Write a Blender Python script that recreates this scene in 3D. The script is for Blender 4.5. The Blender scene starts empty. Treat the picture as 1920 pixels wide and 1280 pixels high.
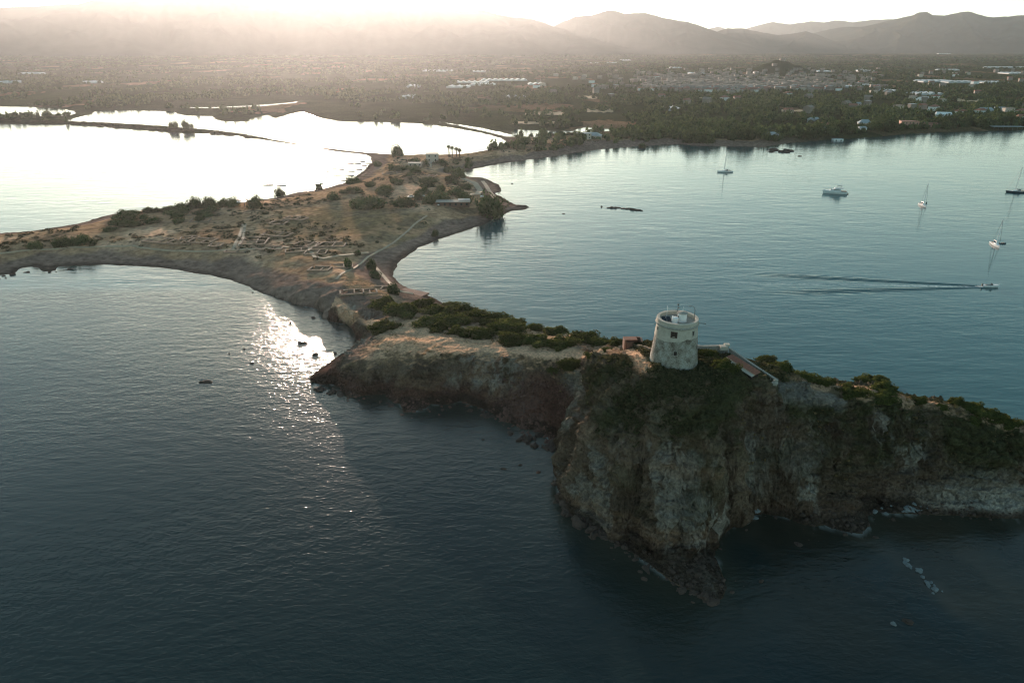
import bpy, math, random
import numpy as np
from mathutils import Vector, Matrix
R = math.radians
S = bpy.context.scene
random.seed(7)
rng = np.random.default_rng(7)

# ------------------------------------------------------------------ camera, sky, sun, exposure
CAM_H = 90.0
PITCH = R(23.3)
cam_d = bpy.data.cameras.new('camera')
cam_d.lens = 24.0
cam_d.sensor_width = 36.0
cam_d.clip_start = 1.0
cam_d.clip_end = 80000.0
cam = bpy.data.objects.new('camera', cam_d)
cam.location = (0, 0, CAM_H)
cam.rotation_euler = (R(90) - PITCH, 0, 0)
S.collection.objects.link(cam)
S.camera = cam

SUN_AZ = R(-15.9)       # left of the view direction
SUN_EL = R(6.2)
world = bpy.data.worlds.new("World")
S.world = world
world.use_nodes = True
wn = world.node_tree.nodes
wl = world.node_tree.links
wn.clear()
sky = wn.new('ShaderNodeTexSky')
sky.sky_type = 'NISHITA'
sky.sun_disc = False
sky.sun_elevation = SUN_EL
sky.sun_rotation = SUN_AZ
sky.altitude = 60
sky.air_density = 1.0
sky.dust_density = 0.3
sky.ozone_density = 1.5
whs = wn.new('ShaderNodeHueSaturation')
wtc = wn.new('ShaderNodeTexCoord')
wsx = wn.new('ShaderNodeSeparateXYZ')
wmr = wn.new('ShaderNodeMapRange')      # the sky is milky near the horizon, clearer and bluer above
wmr.inputs['From Min'].default_value = 0.0
wmr.inputs['From Max'].default_value = 0.30
wmr.inputs['To Min'].default_value = 0.25
wmr.inputs['To Max'].default_value = 0.95
wl.new(wtc.outputs['Generated'], wsx.inputs[0])
wl.new(wsx.outputs['Z'], wmr.inputs[0])
wl.new(wmr.outputs[0], whs.inputs['Saturation'])
wbg = wn.new('ShaderNodeBackground')
wbg.inputs['Strength'].default_value = 0.14
wo = wn.new('ShaderNodeOutputWorld')
wtint = wn.new('ShaderNodeMix')
wtint.data_type = 'RGBA'
wtint.blend_type = 'MULTIPLY'
wtint.inputs['Factor'].default_value = 1.0
wtint.inputs['B'].default_value = (0.85, 1.02, 0.89, 1)
wl.new(sky.outputs[0], whs.inputs['Color'])
wl.new(whs.outputs[0], wtint.inputs['A'])
wl.new(wtint.outputs['Result'], wbg.inputs[0])
wl.new(wbg.outputs[0], wo.inputs[0])

sun_d = bpy.data.lights.new('sun', 'SUN')
sun_d.energy = 5.0
sun_d.angle = R(0.6)
sun_d.color = (1.0, 0.73, 0.58)
sun = bpy.data.objects.new('sun', sun_d)
sdir = Vector((math.sin(SUN_AZ) * math.cos(SUN_EL), math.cos(SUN_AZ) * math.cos(SUN_EL), math.sin(SUN_EL)))
sun.rotation_euler = sdir.to_track_quat('Z', 'Y').to_euler()
sun.location = (0, 0, 300)
S.collection.objects.link(sun)

S.view_settings.view_transform = 'Standard'
S.view_settings.look = 'None'
S.view_settings.exposure = 1.17
S.view_settings.gamma = 1.0
S.render.engine = 'CYCLES'
S.cycles.use_denoising = True
S.cycles.filter_width = 1.2
S.cycles.max_bounces = 5
S.cycles.diffuse_bounces = 2
S.cycles.glossy_bounces = 2
S.cycles.transparent_max_bounces = 4
S.cycles.volume_bounces = 0
S.cycles.sample_clamp_direct = 0.0
S.cycles.sample_clamp_indirect = 4.0

HAZE_DENSITY = 3.2e-5
HAZE_G = 0.68
HAZE_COL = (0.87, 0.94, 1.0)

# ------------------------------------------------------------------ helpers
cp, sp = math.cos(PITCH), math.sin(PITCH)
FPX = 1280.0


def ray(px, py):
    u = 640.0 - py
    return (px - 960.0), FPX * cp + u * sp, -(u * cp - FPX * sp)


def at(px, py, z=0.0):
    """world point at height z that is seen at a pixel of the photograph"""
    a, f, d = ray(px, py)
    t = (CAM_H - z) / d
    return a * t, f * t, z


def link(o):
    S.collection.objects.link(o)
    return o


def tag(o, label=None, cat=None, group=None, kind=None):
    if label:
        o['label'] = label
    if cat:
        o['category'] = cat
    if group:
        o['group'] = group
    if kind:
        o['kind'] = kind
    return o


def mesh_np(name, V, F, mat=None, parent=None, smooth=False):
    V = np.asarray(V, dtype=np.float32)
    F = np.asarray(F, dtype=np.int32)
    me = bpy.data.meshes.new(name)
    k = F.shape[1]
    me.vertices.add(len(V))
    me.vertices.foreach_set('co', V.ravel())
    me.loops.add(F.size)
    me.loops.foreach_set('vertex_index', F.ravel())
    me.polygons.add(len(F))
    me.polygons.foreach_set('loop_start', np.arange(0, F.size, k, dtype=np.int32))
    me.polygons.foreach_set('loop_total', np.full(len(F), k, dtype=np.int32))
    me.polygons.foreach_set('use_smooth', np.full(len(F), smooth, dtype=bool))
    me.update(calc_edges=True)
    me.validate()
    if mat:
        me.materials.append(mat)
    o = bpy.data.objects.new(name, me)
    link(o)
    if parent:
        o.parent = parent
    return o


def empty(name, loc=(0, 0, 0), rz=0.0):
    o = bpy.data.objects.new(name, None)
    o.empty_display_size = 0.5
    o.location = loc
    o.rotation_euler = (0, 0, rz)
    return link(o)


def copy_tree(o, parent=None):
    c = o.copy()
    link(c)
    if parent:
        c.parent = parent
    for ch in list(o.children):
        copy_tree(ch, c)
    return c


class MB:
    """collects shapes into one mesh"""
    def __init__(s):
        s.v = []
        s.f = []

    def add(s, vs, fs):
        n = len(s.v)
        s.v += [tuple(v) for v in vs]
        s.f += [tuple(i + n for i in f) for f in fs]
        return s

    def box(s, c, d, rz=0.0, taper=1.0):
        x, y, z = c
        a, b, h = d[0] / 2, d[1] / 2, d[2] / 2
        ca, sa = math.cos(rz), math.sin(rz)
        vs = []
        for dz, t in ((-h, 1), (h, taper)):
            for dx, dy in ((-a, -b), (a, -b), (a, b), (-a, b)):
                dx, dy = dx * t, dy * t
                vs.append((x + dx * ca - dy * sa, y + dx * sa + dy * ca, z + dz))
        return s.add(vs, [(0, 3, 2, 1), (4, 5, 6, 7), (0, 1, 5, 4), (1, 2, 6, 5), (2, 3, 7, 6), (3, 0, 4, 7)])

    def lathe(s, prof, n=32, c=(0, 0, 0), cap=True):
        vs, fs = [], []
        for r, z in prof:
            for i in range(n):
                a = 2 * math.pi * i / n
                vs.append((c[0] + r * math.cos(a), c[1] + r * math.sin(a), c[2] + z))
        for j in range(len(prof) - 1):
            for i in range(n):
                k = (i + 1) % n
                fs.append((j * n + i, j * n + k, (j + 1) * n + k, (j + 1) * n + i))
        if cap:
            fs.append(tuple(range(n))[::-1])
            fs.append(tuple((len(prof) - 1) * n + i for i in range(n)))
        return s.add(vs, fs)

    def tube(s, pts, r, n=8, r2=None):
        pts = [Vector(p) for p in pts]
        vs, fs = [], []
        m = len(pts)
        for j, p in enumerate(pts):
            d = (pts[min(j + 1, m - 1)] - pts[max(j - 1, 0)]).normalized()
            up = Vector((0, 0, 1)) if abs(d.z) < 0.95 else Vector((1, 0, 0))
            a = d.cross(up).normalized()
            b = d.cross(a).normalized()
            rr = r if r2 is None else r + (r2 - r) * j / (m - 1)
            for i in range(n):
                t = 2 * math.pi * i / n
                vs.append(p + a * rr * math.cos(t) + b * rr * math.sin(t))
        for j in range(m - 1):
            for i in range(n):
                k = (i + 1) % n
                fs.append((j * n + i, j * n + k, (j + 1) * n + k, (j + 1) * n + i))
        fs.append(tuple(range(n))[::-1])
        fs.append(tuple((m - 1) * n + i for i in range(n)))
        return s.add(vs, fs)

    def loft(s, secs, cap=True):
        """sections with equal point counts"""
        n = len(secs[0])
        vs, fs = [], []
        for q in secs:
            vs += q
        for j in range(len(secs) - 1):
            for i in range(n):
                k = (i + 1) % n
                fs.append((j * n + i, j * n + k, (j + 1) * n + k, (j + 1) * n + i))
        if cap:
            fs.append(tuple(range(n))[::-1])
            fs.append(tuple((len(secs) - 1) * n + i for i in range(n)))
        return s.add(vs, fs)

    def build(s, name, mat, parent=None, smooth=False, bevel=0.0):
        me = bpy.data.meshes.new(name)
        me.from_pydata(s.v, [], s.f)
        me.update()
        if mat:
            me.materials.append(mat)
        o = bpy.data.objects.new(name, me)
        link(o)
        if parent:
            o.parent = parent
        if smooth:
            me.polygons.foreach_set('use_smooth', [True] * len(me.polygons))
            if bpy.app.version >= (4, 1):
                me.set_sharp_from_angle(angle=R(40))
        return o


# ---- value noise in numpy
_T = rng.random((64, 64, 64)).astype(np.float32)


def vnoise3(x, y, z):
    xi, yi, zi = np.floor(x), np.floor(y), np.floor(z)
    fx, fy, fz = x - xi, y - yi, z - zi
    fx = fx * fx * (3 - 2 * fx); fy = fy * fy * (3 - 2 * fy); fz = fz * fz * (3 - 2 * fz)
    xi = xi.astype(np.int64) & 63; yi = yi.astype(np.int64) & 63; zi = zi.astype(np.int64) & 63
    x1, y1, z1 = (xi + 1) & 63, (yi + 1) & 63, (zi + 1) & 63
    c00 = _T[xi, yi, zi] * (1 - fx) + _T[x1, yi, zi] * fx
    c10 = _T[xi, y1, zi] * (1 - fx) + _T[x1, y1, zi] * fx
    c01 = _T[xi, yi, z1] * (1 - fx) + _T[x1, yi, z1] * fx
    c11 = _T[xi, y1, z1] * (1 - fx) + _T[x1, y1, z1] * fx
    return ((c00 * (1 - fy) + c10 * fy) * (1 - fz) + (c01 * (1 - fy) + c11 * fy) * fz) * 2 - 1


def vnoise2(x, y, seed=0):
    xi, yi = np.floor(x), np.floor(y)
    fx, fy = x - xi, y - yi
    fx = fx * fx * (3 - 2 * fx); fy = fy * fy * (3 - 2 * fy)
    xi = xi.astype(np.int64) & 63; yi = yi.astype(np.int64) & 63
    x1, y1 = (xi + 1) & 63, (yi + 1) & 63
    T = _T[seed & 63]
    return ((T[xi, yi] * (1 - fx) + T[x1, yi] * fx) * (1 - fy) + (T[xi, y1] * (1 - fx) + T[x1, y1] * fx) * fy) * 2 - 1


def fbm2(x, y, s, octv=4, seed=0, gain=0.5):
    a, out, f = 1.0, 0.0, 1.0 / s
    for k in range(octv):
        c, d = math.cos(0.7 * k), math.sin(0.7 * k)
        out = out + a * vnoise2((x * c - y * d) * f + 13.7 * k, (x * d + y * c) * f + 5.1 * k, seed + k)
        a *= gain
        f *= 2.03
    return out


def fbm3(x, y, z, s, octv=4, gain=0.5, ridged=False):
    a, out, f = 1.0, 0.0, 1.0 / s
    for k in range(octv):
        n = vnoise3(x * f + 7.3 * k, y * f + 3.1 * k, z * f + 11.9 * k)
        out = out + a * ((1 - 2 * np.abs(n)) if ridged else n)
        a *= gain
        f *= 2.07
    return out


def worley(x, y, z, s, seed=0):
    """random value of the nearest cell and the distance to the border of the cell"""
    x, y, z = x / s, y / s, z / s
    xi, yi, zi = np.floor(x).astype(np.int64), np.floor(y).astype(np.int64), np.floor(z).astype(np.int64)
    f1 = np.full(x.shape, 9.0); f2 = np.full(x.shape, 9.0); cid = np.zeros(x.shape)
    for a in (-1, 0, 1):
        for b in (-1, 0, 1):
            for c in (-1, 0, 1):
                i, j, k = (xi + a + seed) & 63, (yi + b) & 63, (zi + c) & 63
                px = xi + a + _T[i, j, k]; py = yi + b + _T[j, k, i]; pz = zi + c + _T[k, i, j]
                d = (px - x) ** 2 + (py - y) ** 2 + (pz - z) ** 2
                m = d < f1
                f2 = np.where(m, f1, np.minimum(f2, d))
                cid = np.where(m, _T[(i + 17) & 63, (j + 5) & 63, (k + 29) & 63], cid)
                f1 = np.where(m, d, f1)
    return cid, np.sqrt(f2) - np.sqrt(f1)


def sstep(a, b, x):
    t = np.clip((x - a) / (b - a), 0, 1)
    return t * t * (3 - 2 * t)


# ------------------------------------------------------------------ coastlines (ground plane)
def P(lst, z=0.0):
    return [at(x, y, z)[:2] for x, y in lst]


south = P([(-60, 536), (0, 516), (22, 514), (38, 503), (60, 500), (72, 503), (80, 510), (104, 507), (106, 500), (150, 497), (200, 497), (260, 499),
           (320, 504), (380, 514), (430, 525), (460, 535), (490, 548), (530, 562), (560, 571), (588, 577), (603, 585),
           (606, 598), (618, 600), (632, 604), (648, 607), (662, 615), (674, 624), (673, 636), (666, 650), (668, 657), (655, 661),
           (640, 664), (622, 676), (610, 685), (592, 698), (580, 710), (590, 718), (604, 721), (622, 719), (634, 730), (655, 745),
           (670, 743), (690, 739), (722, 738), (728, 748), (754, 757), (758, 772), (775, 770), (800, 765), (806, 756), (840, 757),
           (862, 750), (880, 757), (900, 763), (925, 775), (945, 790), (965, 796), (985, 805), (1000, 803), (1012, 812),
           (1028, 818), (1030, 832), (1048, 836), (1064, 832), (1062, 845), (1058, 865), (1062, 878), (1052, 886), (1046, 900),
           (1050, 925), (1055, 945), (1075, 968), (1110, 992), (1150, 1016), (1200, 1045), (1235, 1070), (1265, 1092), (1300, 1108),
           (1330, 1118), (1352, 1122), (1362, 1100), (1352, 1075), (1342, 1045), (1345, 1020), (1352, 1000), (1362, 990), (1392, 985),
           (1402, 968), (1430, 962), (1470, 968), (1510, 985), (1545, 985), (1580, 996), (1612, 1000), (1630, 985), (1628, 965), (1650, 960),
           (1700, 962), (1760, 964), (1800, 966), (1850, 970), (1920, 973), (2010, 985), (2100, 1000)])
north_hidden = [(160, 106), (215, 100), (265, 104), (290, 118), (262, 136), (200, 141), (150, 145), (120, 151), (90, 165), (70, 177), (50, 187),
                (35, 195), (24, 205), (8, 217), (-9, 231), (-20, 240)]
isth = P([(830, 568), (815, 560), (790, 548), (765, 540), (748, 530), (737, 518), (738, 507), (748, 492), (765, 478), (785, 465), (822, 449),
          (850, 440), (900, 424), (908, 420), (930, 407), (945, 402), (960, 396), (985, 393), (992, 390), (975, 386), (960, 382),
          (948, 374), (938, 368), (930, 363), (938, 360), (941, 354), (935, 347), (925, 341), (912, 335), (900, 333), (880, 331),
          (864, 326), (876, 320), (920, 310), (960, 303), (1000, 298), (1040, 293),
          (1080, 286), (1120, 281), (1160, 277), (1200, 274), (1250, 271), (1275, 270), (1290, 272), (1320, 274), (1360, 275), (1400, 275),
          (1430, 276), (1450, 273), (1480, 268), (1530, 264), (1580, 261), (1640, 257), (1690, 252), (1740, 249), (1830, 246), (1920, 243),
          (2050, 239), (2250, 234), (2600, 228)])
far = [(17500, 9000), (17500, 17500), (-17500, 17500), (-17500, 1400)]
spit_lower = P([(-500, 228), (0, 232), (60, 233), (130, 234), (200, 238), (250, 243), (300, 247), (350, 250), (400, 251), (440, 254), (480, 260),
                (520, 266.5), (560, 272), (605, 279.5), (640, 285), (672, 288), (692, 292), (697, 300), (692, 310), (680, 321), (665, 333), (640, 345), (612, 353), (590, 356), (560, 361), (520, 371),
                (480, 375), (430, 379), (380, 382), (340, 386), (300, 391), (255, 396), (228, 399), (200, 404), (170, 413), (140, 420), (90, 429), (60, 433),
                (0, 437), (-60, 445), (-200, 470), (-420, 520), (-520, 580), (-380, 600), (-200, 570)])
MAIN = south + north_hidden + isth + far + spit_lower
LAGOON = P([(122, 227), (150, 219), (172, 214), (178, 209), (200, 207), (240, 207), (290, 208), (328, 210), (334, 214), (350, 217), (398, 218), (404, 224), (420, 228), (465, 228), (472, 222), (500, 216), (515, 222), (530, 218),
            (548, 213), (560, 210), (570, 212), (590, 219), (610, 223), (640, 228), (700, 229), (760, 230), (800, 233), (838, 238), (880, 245), (915, 252), (938, 259), (951, 268),
            (940, 275), (915, 281), (880, 288), (845, 291), (800, 291), (765, 293), (740, 290), (710, 288), (672, 285), (640, 281.5), (605, 277.5), (560, 270), (520, 263.5), (480, 255.5),
            (440, 249), (400, 244), (350, 240), (300, 236), (250, 233), (200, 230), (160, 229)])
POND1 = P([(-300, 196), (0, 200), (60, 201), (110, 204), (136, 208), (142, 212), (134, 216), (100, 219), (58, 219), (40, 220), (0, 220), (-300, 216)])
POND2 = P([(960, 252), (963, 243), (1010, 245), (1075, 246), (1095, 238.5), (1148, 243), (1150, 246), (1110, 247.5), (1070, 249), (1030, 255), (1000, 257.5), (975, 256)])
POND3 = P([(824, 229), (850, 232), (900, 240), (940, 248), (962, 254), (968, 257), (950, 256), (920, 249), (880, 240), (846, 233)])
POND4 = P([(335, 201), (400, 201), (470, 198), (540, 193), (556, 191), (552, 194), (480, 201), (400, 204), (340, 204)])
RINGS = [MAIN, LAGOON, POND1, POND2, POND3, POND4]
_SA, _SB = [], []
for ring_ in RINGS:
    q = np.array(ring_)
    _SA.append(q)
    _SB.append(np.roll(q, -1, axis=0))
SA = np.concatenate(_SA)
SB = np.concatenate(_SB)


def signed_dist(x, y):
    """+ inside land, - over water"""
    x = np.asarray(x, float); y = np.asarray(y, float)
    d2 = np.full(x.shape, 1e18)
    par = np.zeros(x.shape, bool)
    for (ax, ay), (bx, by) in zip(SA, SB):
        ex, ey = bx - ax, by - ay
        wx, wy = x - ax, y - ay
        t = np.clip((wx * ex + wy * ey) / (ex * ex + ey * ey + 1e-12), 0, 1)
        dx, dy = wx - t * ex, wy - t * ey
        np.minimum(d2, dx * dx + dy * dy, out=d2)
        c = (ay > y) != (by > y)
        if by != ay:
            par ^= c & (x < ex * (y - ay) / (by - ay) + ax)
    return np.where(par, 1, -1) * np.sqrt(d2)


# ------------------------------------------------------------------ heights of the headland: spot heights
HP = [  # pixel x, pixel y, height
    # bluff top round the tower
    (1262, 672, 30), (1262, 706, 29.6), (1225, 700, 29.5), (1300, 700, 29.6), (1190, 690, 28.5), (1180, 657, 28), (1340, 692, 29),
    (1400, 705, 28), (1330, 725, 28.2), (1262, 728, 28.8), (1200, 730, 27.5), (1420, 725, 27), (1310, 665, 29.2), (1360, 665, 29), (1395, 690, 28.6),
    # bluff face
    (1262, 765, 26.5), (1262, 810, 23.5), (1262, 855, 19.5), (1262, 900, 15), (1262, 950, 10.5), (1262, 980, 6.5), (1262, 1010, 3.2), (1262, 1050, 1.0),
    (1340, 770, 25.5), (1340, 820, 22.5), (1345, 870, 18), (1335, 920, 12), (1330, 960, 8.5), (1325, 990, 4.5), (1320, 1020, 1.8), (1325, 1065, 0.8),
    (1385, 760, 25), (1385, 830, 20), (1390, 890, 13.5), (1385, 940, 6.5), (1375, 972, 2.2),
    (1200, 770, 24.5), (1190, 820, 20.5), (1185, 870, 15.5), (1180, 930, 8.5), (1180, 970, 3.6), (1190, 1000, 1.4), (1230, 1035, 1.0),
    (1140, 700, 25), (1130, 740, 22.5), (1120, 790, 19), (1110, 840, 14.5), (1105, 890, 9), (1105, 940, 4.5), (1130, 975, 2.5),
    (1095, 702, 20.5), (1075, 740, 17.5), (1066, 775, 15), (1064, 820, 10), (1072, 868, 6), (1070, 905, 3), (1085, 950, 1.6),
    (1120, 680, 23), (1150, 665, 25),
    # gully and eastern cliff
    (1440, 745, 25.2), (1440, 820, 16), (1440, 890, 8.5), (1440, 940, 2.5),
    (1475, 752, 23.2), (1480, 800, 18.5), (1490, 850, 13), (1495, 900, 7.5), (1500, 945, 3),
    (1560, 762, 20.5), (1560, 810, 15.5), (1560, 860, 10), (1560, 910, 5.2), (1560, 950, 2),
    (1640, 772, 18.5), (1640, 820, 12.5), (1640, 880, 7), (1640, 935, 1.6),
    (1700, 780, 17), (1700, 830, 11.5), (1700, 890, 5.5), (1700, 940, 1.2),
    (1800, 800, 14.6), (1800, 850, 10), (1800, 900, 5.5), (1800, 940, 2), (1920, 832, 11.6), (1920, 880, 7.5), (1920, 930, 2.6),
    # eastern ridge
    (1470, 702, 25.3), (1560, 728, 21.8), (1520, 735, 22.2), (1640, 730, 20.8), (1640, 752, 20), (1700, 744, 19), (1750, 757, 18), (1800, 768, 17), (1860, 788, 15.4), (1920, 810, 14),
    (1400, 678, 27.5), (1430, 690, 26.6),
    # plateau west of the bluff
    (690, 655, 7.5), (740, 650, 9.3), (800, 655, 10.2), (870, 666, 10.8), (950, 670, 11.4), (1020, 668, 12), (1070, 668, 13),
    (705, 635, 8), (760, 622, 8.6), (820, 630, 9.3), (900, 645, 10.4), (1000, 655, 11.6), (1090, 655, 13.4), (1130, 655, 16.5), (1160, 656, 22),
    (740, 590, 7.6), (830, 600, 8), (900, 612, 8.6), (1000, 630, 9.8), (1090, 640, 11.6),
    (870, 586, 6.8), (930, 598, 7.4), (1000, 614, 8.2), (1060, 624, 9.4), (1110, 632, 10.6), (1160, 640, 14),
    # plateau cliff
    (640, 690, 4.6), (606, 702, 2.2), (690, 695, 6.2), (700, 722, 2.2), (660, 720, 2.2), (760, 700, 6.5), (760, 738, 2), (800, 690, 8), (810, 735, 2.2),
    (850, 695, 8.2), (860, 730, 2.6), (930, 705, 7.4), (920, 745, 2.6), (1000, 710, 8), (990, 760, 3.4), (1000, 790, 1.4), (1050, 720, 9), (1040, 765, 4.6), (1050, 805, 1.8),
    # isthmus
    (700, 600, 6.4), (660, 580, 6), (630, 572, 5.4), (600, 555, 5), (560, 545, 4.2), (660, 545, 5.6), (720, 560, 6), (700, 520, 5), (740, 545, 3.6),
    (640, 592, 5), (672, 606, 5.6), (690, 622, 6.2), (790, 565, 5), (770, 552, 2.6), (830, 577, 5.6), (800, 562, 2.8),
    (520, 535, 3.6), (560, 520, 5), (620, 520, 5.4), (640, 490, 5.6), (700, 495, 4.6), (560, 490, 5.6), (480, 505, 4.6),
]
pts = [at(*h) for h in HP]
pts += [(34, 143, 28.2), (34, 152, 22), (34, 165, 12), (34, 180, 4), (50, 150, 20), (52, 165, 9), (52, 177, 3), (70, 145, 17), (72, 160, 7),
        (92, 143, 12), (92, 155, 4), (118, 135, 9.5), (118, 144, 3.5), (150, 128, 10), (150, 118, 9), (150, 138, 4), (200, 120, 9), (200, 132, 5), (245, 118, 6),
        (25, 195, 5), (12, 207, 4), (-6, 222, 3.5), (20, 160, 14), (22, 172, 11)]
cst = []
q = np.array(MAIN)
for i in range(len(q)):
    a, b = q[i], q[(i + 1) % len(q)]
    if max(a[1], b[1]) > 420 or min(a[1], b[1]) < 60:
        continue
    n = max(1, int(np.hypot(*(b - a)) / 6))
    for k in range(n):
        c = a + (b - a) * k / n
        cst.append((c[0], c[1], 0.0))
CP = np.array(pts + cst, float)
D = np.sqrt(((CP[:, None, :2] - CP[None, :, :2]) ** 2).sum(-1))
A = np.zeros((len(CP) + 1, len(CP) + 1))
A[:-1, :-1] = -D + np.eye(len(CP)) * -0.0
A[:-1, -1] = 1
A[-1, :-1] = 1
W = np.linalg.lstsq(A, np.append(CP[:, 2], 0), rcond=None)[0]


def rbf_raw(x, y):
    out = np.full(x.shape, W[-1])
    xf, yf = x.ravel(), y.ravel()
    o = np.empty(xf.size)
    for s in range(0, xf.size, 20000):
        d = np.sqrt((xf[s:s + 20000, None] - CP[None, :, 0]) ** 2 + (yf[s:s + 20000, None] - CP[None, :, 1]) ** 2)
        o[s:s + 20000] = -(d @ W[:-1]) + W[-1]
    return o.reshape(x.shape)


# coarse tables of the two slow fields over the near zone
GX0, GX1, GY0, GY1, GS = -290.0, 330.0, 76.0, 330.0, 1.0
gx = np.arange(GX0, GX1 + GS, GS)
gy = np.arange(GY0, GY1 + GS, GS)
GXX, GYY = np.meshgrid(gx, gy)
G_RBF = rbf_raw(GXX, GYY)


def grid_look(G, x, y):
    u = np.clip((x - GX0) / GS, 0, len(gx) - 1.001)
    v = np.clip((y - GY0) / GS, 0, len(gy) - 1.001)
    i, j = u.astype(int), v.astype(int)
    fu, fv = u - i, v - j
    return (G[j, i] * (1 - fu) + G[j, i + 1] * fu) * (1 - fv) + (G[j + 1, i] * (1 - fu) + G[j + 1, i + 1] * fu) * fv


def in_near(x, y):
    return (x > GX0) & (x < GX1) & (y > GY0) & (y < GY1)


def height(x, y, sd=None):
    x = np.asarray(x, float); y = np.asarray(y, float)
    if sd is None:
        sd = signed_dist(x, y)
    D_ = np.hypot(x, y)
    near = 1 - sstep(240, 300, y)
    near = near * (1 - sstep(-30, -110, x) * sstep(150, 200, y) * 0)
    sdr = sd + fbm2(x, y, 5.0, 4, 3) * np.clip(D_ / 400, 0.35, 6) * 0.8
    # low land: beach, bank, flat with swells
    beach = np.clip(sdr, 0, 14) * 0.1
    flat = 3.4 * sstep(9, 30, sdr) + 1.4 * sstep(60, 200, sdr)
    flat = flat * np.where(D_ > 720, 0.45, 1.0)
    hill = 3.5 * np.exp(-(((x + 150) / 60) ** 2 + ((y - 420) / 45) ** 2)) + 3.0 * np.exp(-(((x + 60) / 40) ** 2 + ((y - 500) / 40) ** 2))
    low = beach + flat + hill * sstep(20, 60, sdr) + fbm2(x, y, 22, 4, 9) * 0.5 * sstep(5, 25, sdr)
    far_rise = np.clip((D_ - 1500) / 5000, 0, 1) * 30
    low = low + far_rise * sstep(100, 400, sdr) + fbm2(x, y, 240, 3, 20) * 2 * sstep(1100, 1800, D_)
    hx, hy, _ = at(1460, 139, 8)
    rr = np.hypot((x - hx) / 95, (y - hy) / 90)
    low = low + 40 * np.exp(-rr ** 2 * 1.6) * (1 + 0.25 * fbm2(x, y, 70, 3, 31))
    # headland
    hr = grid_look(G_RBF, x, y)
    rough = sstep(0.5, 4, hr)
    hr = hr + fbm2(x, y, 6, 5, 40, 0.55) * 0.45 * rough + fbm2(x, y, 1.3, 3, 44) * 0.10
    hr = np.maximum(hr, 0.06 * sdr + 0.05)
    hl = np.where(near > 0, hr * near + low * (1 - near), low)
    w = np.maximum(-0.22 * np.abs(sdr), -6.0)
    return np.where(sdr > 0, np.maximum(hl, 0.03), w)


def hit(px, py, zmax=45):
    """first point of the ground seen at a pixel"""
    a, f, d = ray(px, py)
    t0, t1 = (CAM_H - zmax) / d, (CAM_H + 3) / d
    t = np.linspace(t0, t1, 500)
    x, y, z = a * t, f * t, CAM_H - d * t
    h = height(x, y)
    k = np.argmax(z < np.maximum(h, 0))
    return float(x[k]), float(y[k]), float(max(h[k], 0))


def hz(x, y):
    return float(height(np.array([x]), np.array([y]))[0])


# ------------------------------------------------------------------ materials
def newmat(name):
    m = bpy.data.materials.new(name)
    m.use_nodes = True
    nt = m.node_tree
    b = nt.nodes['Principled BSDF']
    return m, nt, b


def N(nt, t, **kw):
    n = nt.nodes.new(t)
    for k, v in kw.items():
        if k.startswith('i_'):
            n.inputs[k[2:].replace('_', ' ')].default_value = v
        else:
            setattr(n, k, v)
    return n


def mat_simple(name, col, rough=0.7, var=0.25, scale=1.5, bump=0.02, metal=0.0, spec=0.3):
    m, nt, b = newmat(name)
    tc = N(nt, 'ShaderNodeTexCoord')
    nz = N(nt, 'ShaderNodeTexNoise', i_Scale=scale, i_Detail=6.0, i_Roughness=0.65)
    nt.links.new(tc.outputs['Object'], nz.inputs['Vector'])
    cr = N(nt, 'ShaderNodeMapRange')
    cr.inputs['From Min'].default_value = 0.25
    cr.inputs['From Max'].default_value = 0.75
    cr.inputs['To Min'].default_value = 1 - var
    cr.inputs['To Max'].default_value = 1 + var
    nt.links.new(nz.outputs[0], cr.inputs[0])
    vm = N(nt, 'ShaderNodeVectorMath', operation='SCALE')
    vm.inputs[0].default_value = col
    nt.links.new(cr.outputs[0], vm.inputs['Scale'])
    nt.links.new(vm.outputs[0], b.inputs['Base Color'])
    b.inputs['Roughness'].default_value = rough
    b.inputs['Metallic'].default_value = metal
    b.inputs['Specular IOR Level'].default_value = spec
    if bump:
        bp = N(nt, 'ShaderNodeBump', i_Distance=bump)
        nt.links.new(nz.outputs[0], bp.inputs['Height'])
        nt.links.new(bp.outputs[0], b.inputs['Normal'])
    return m


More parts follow.
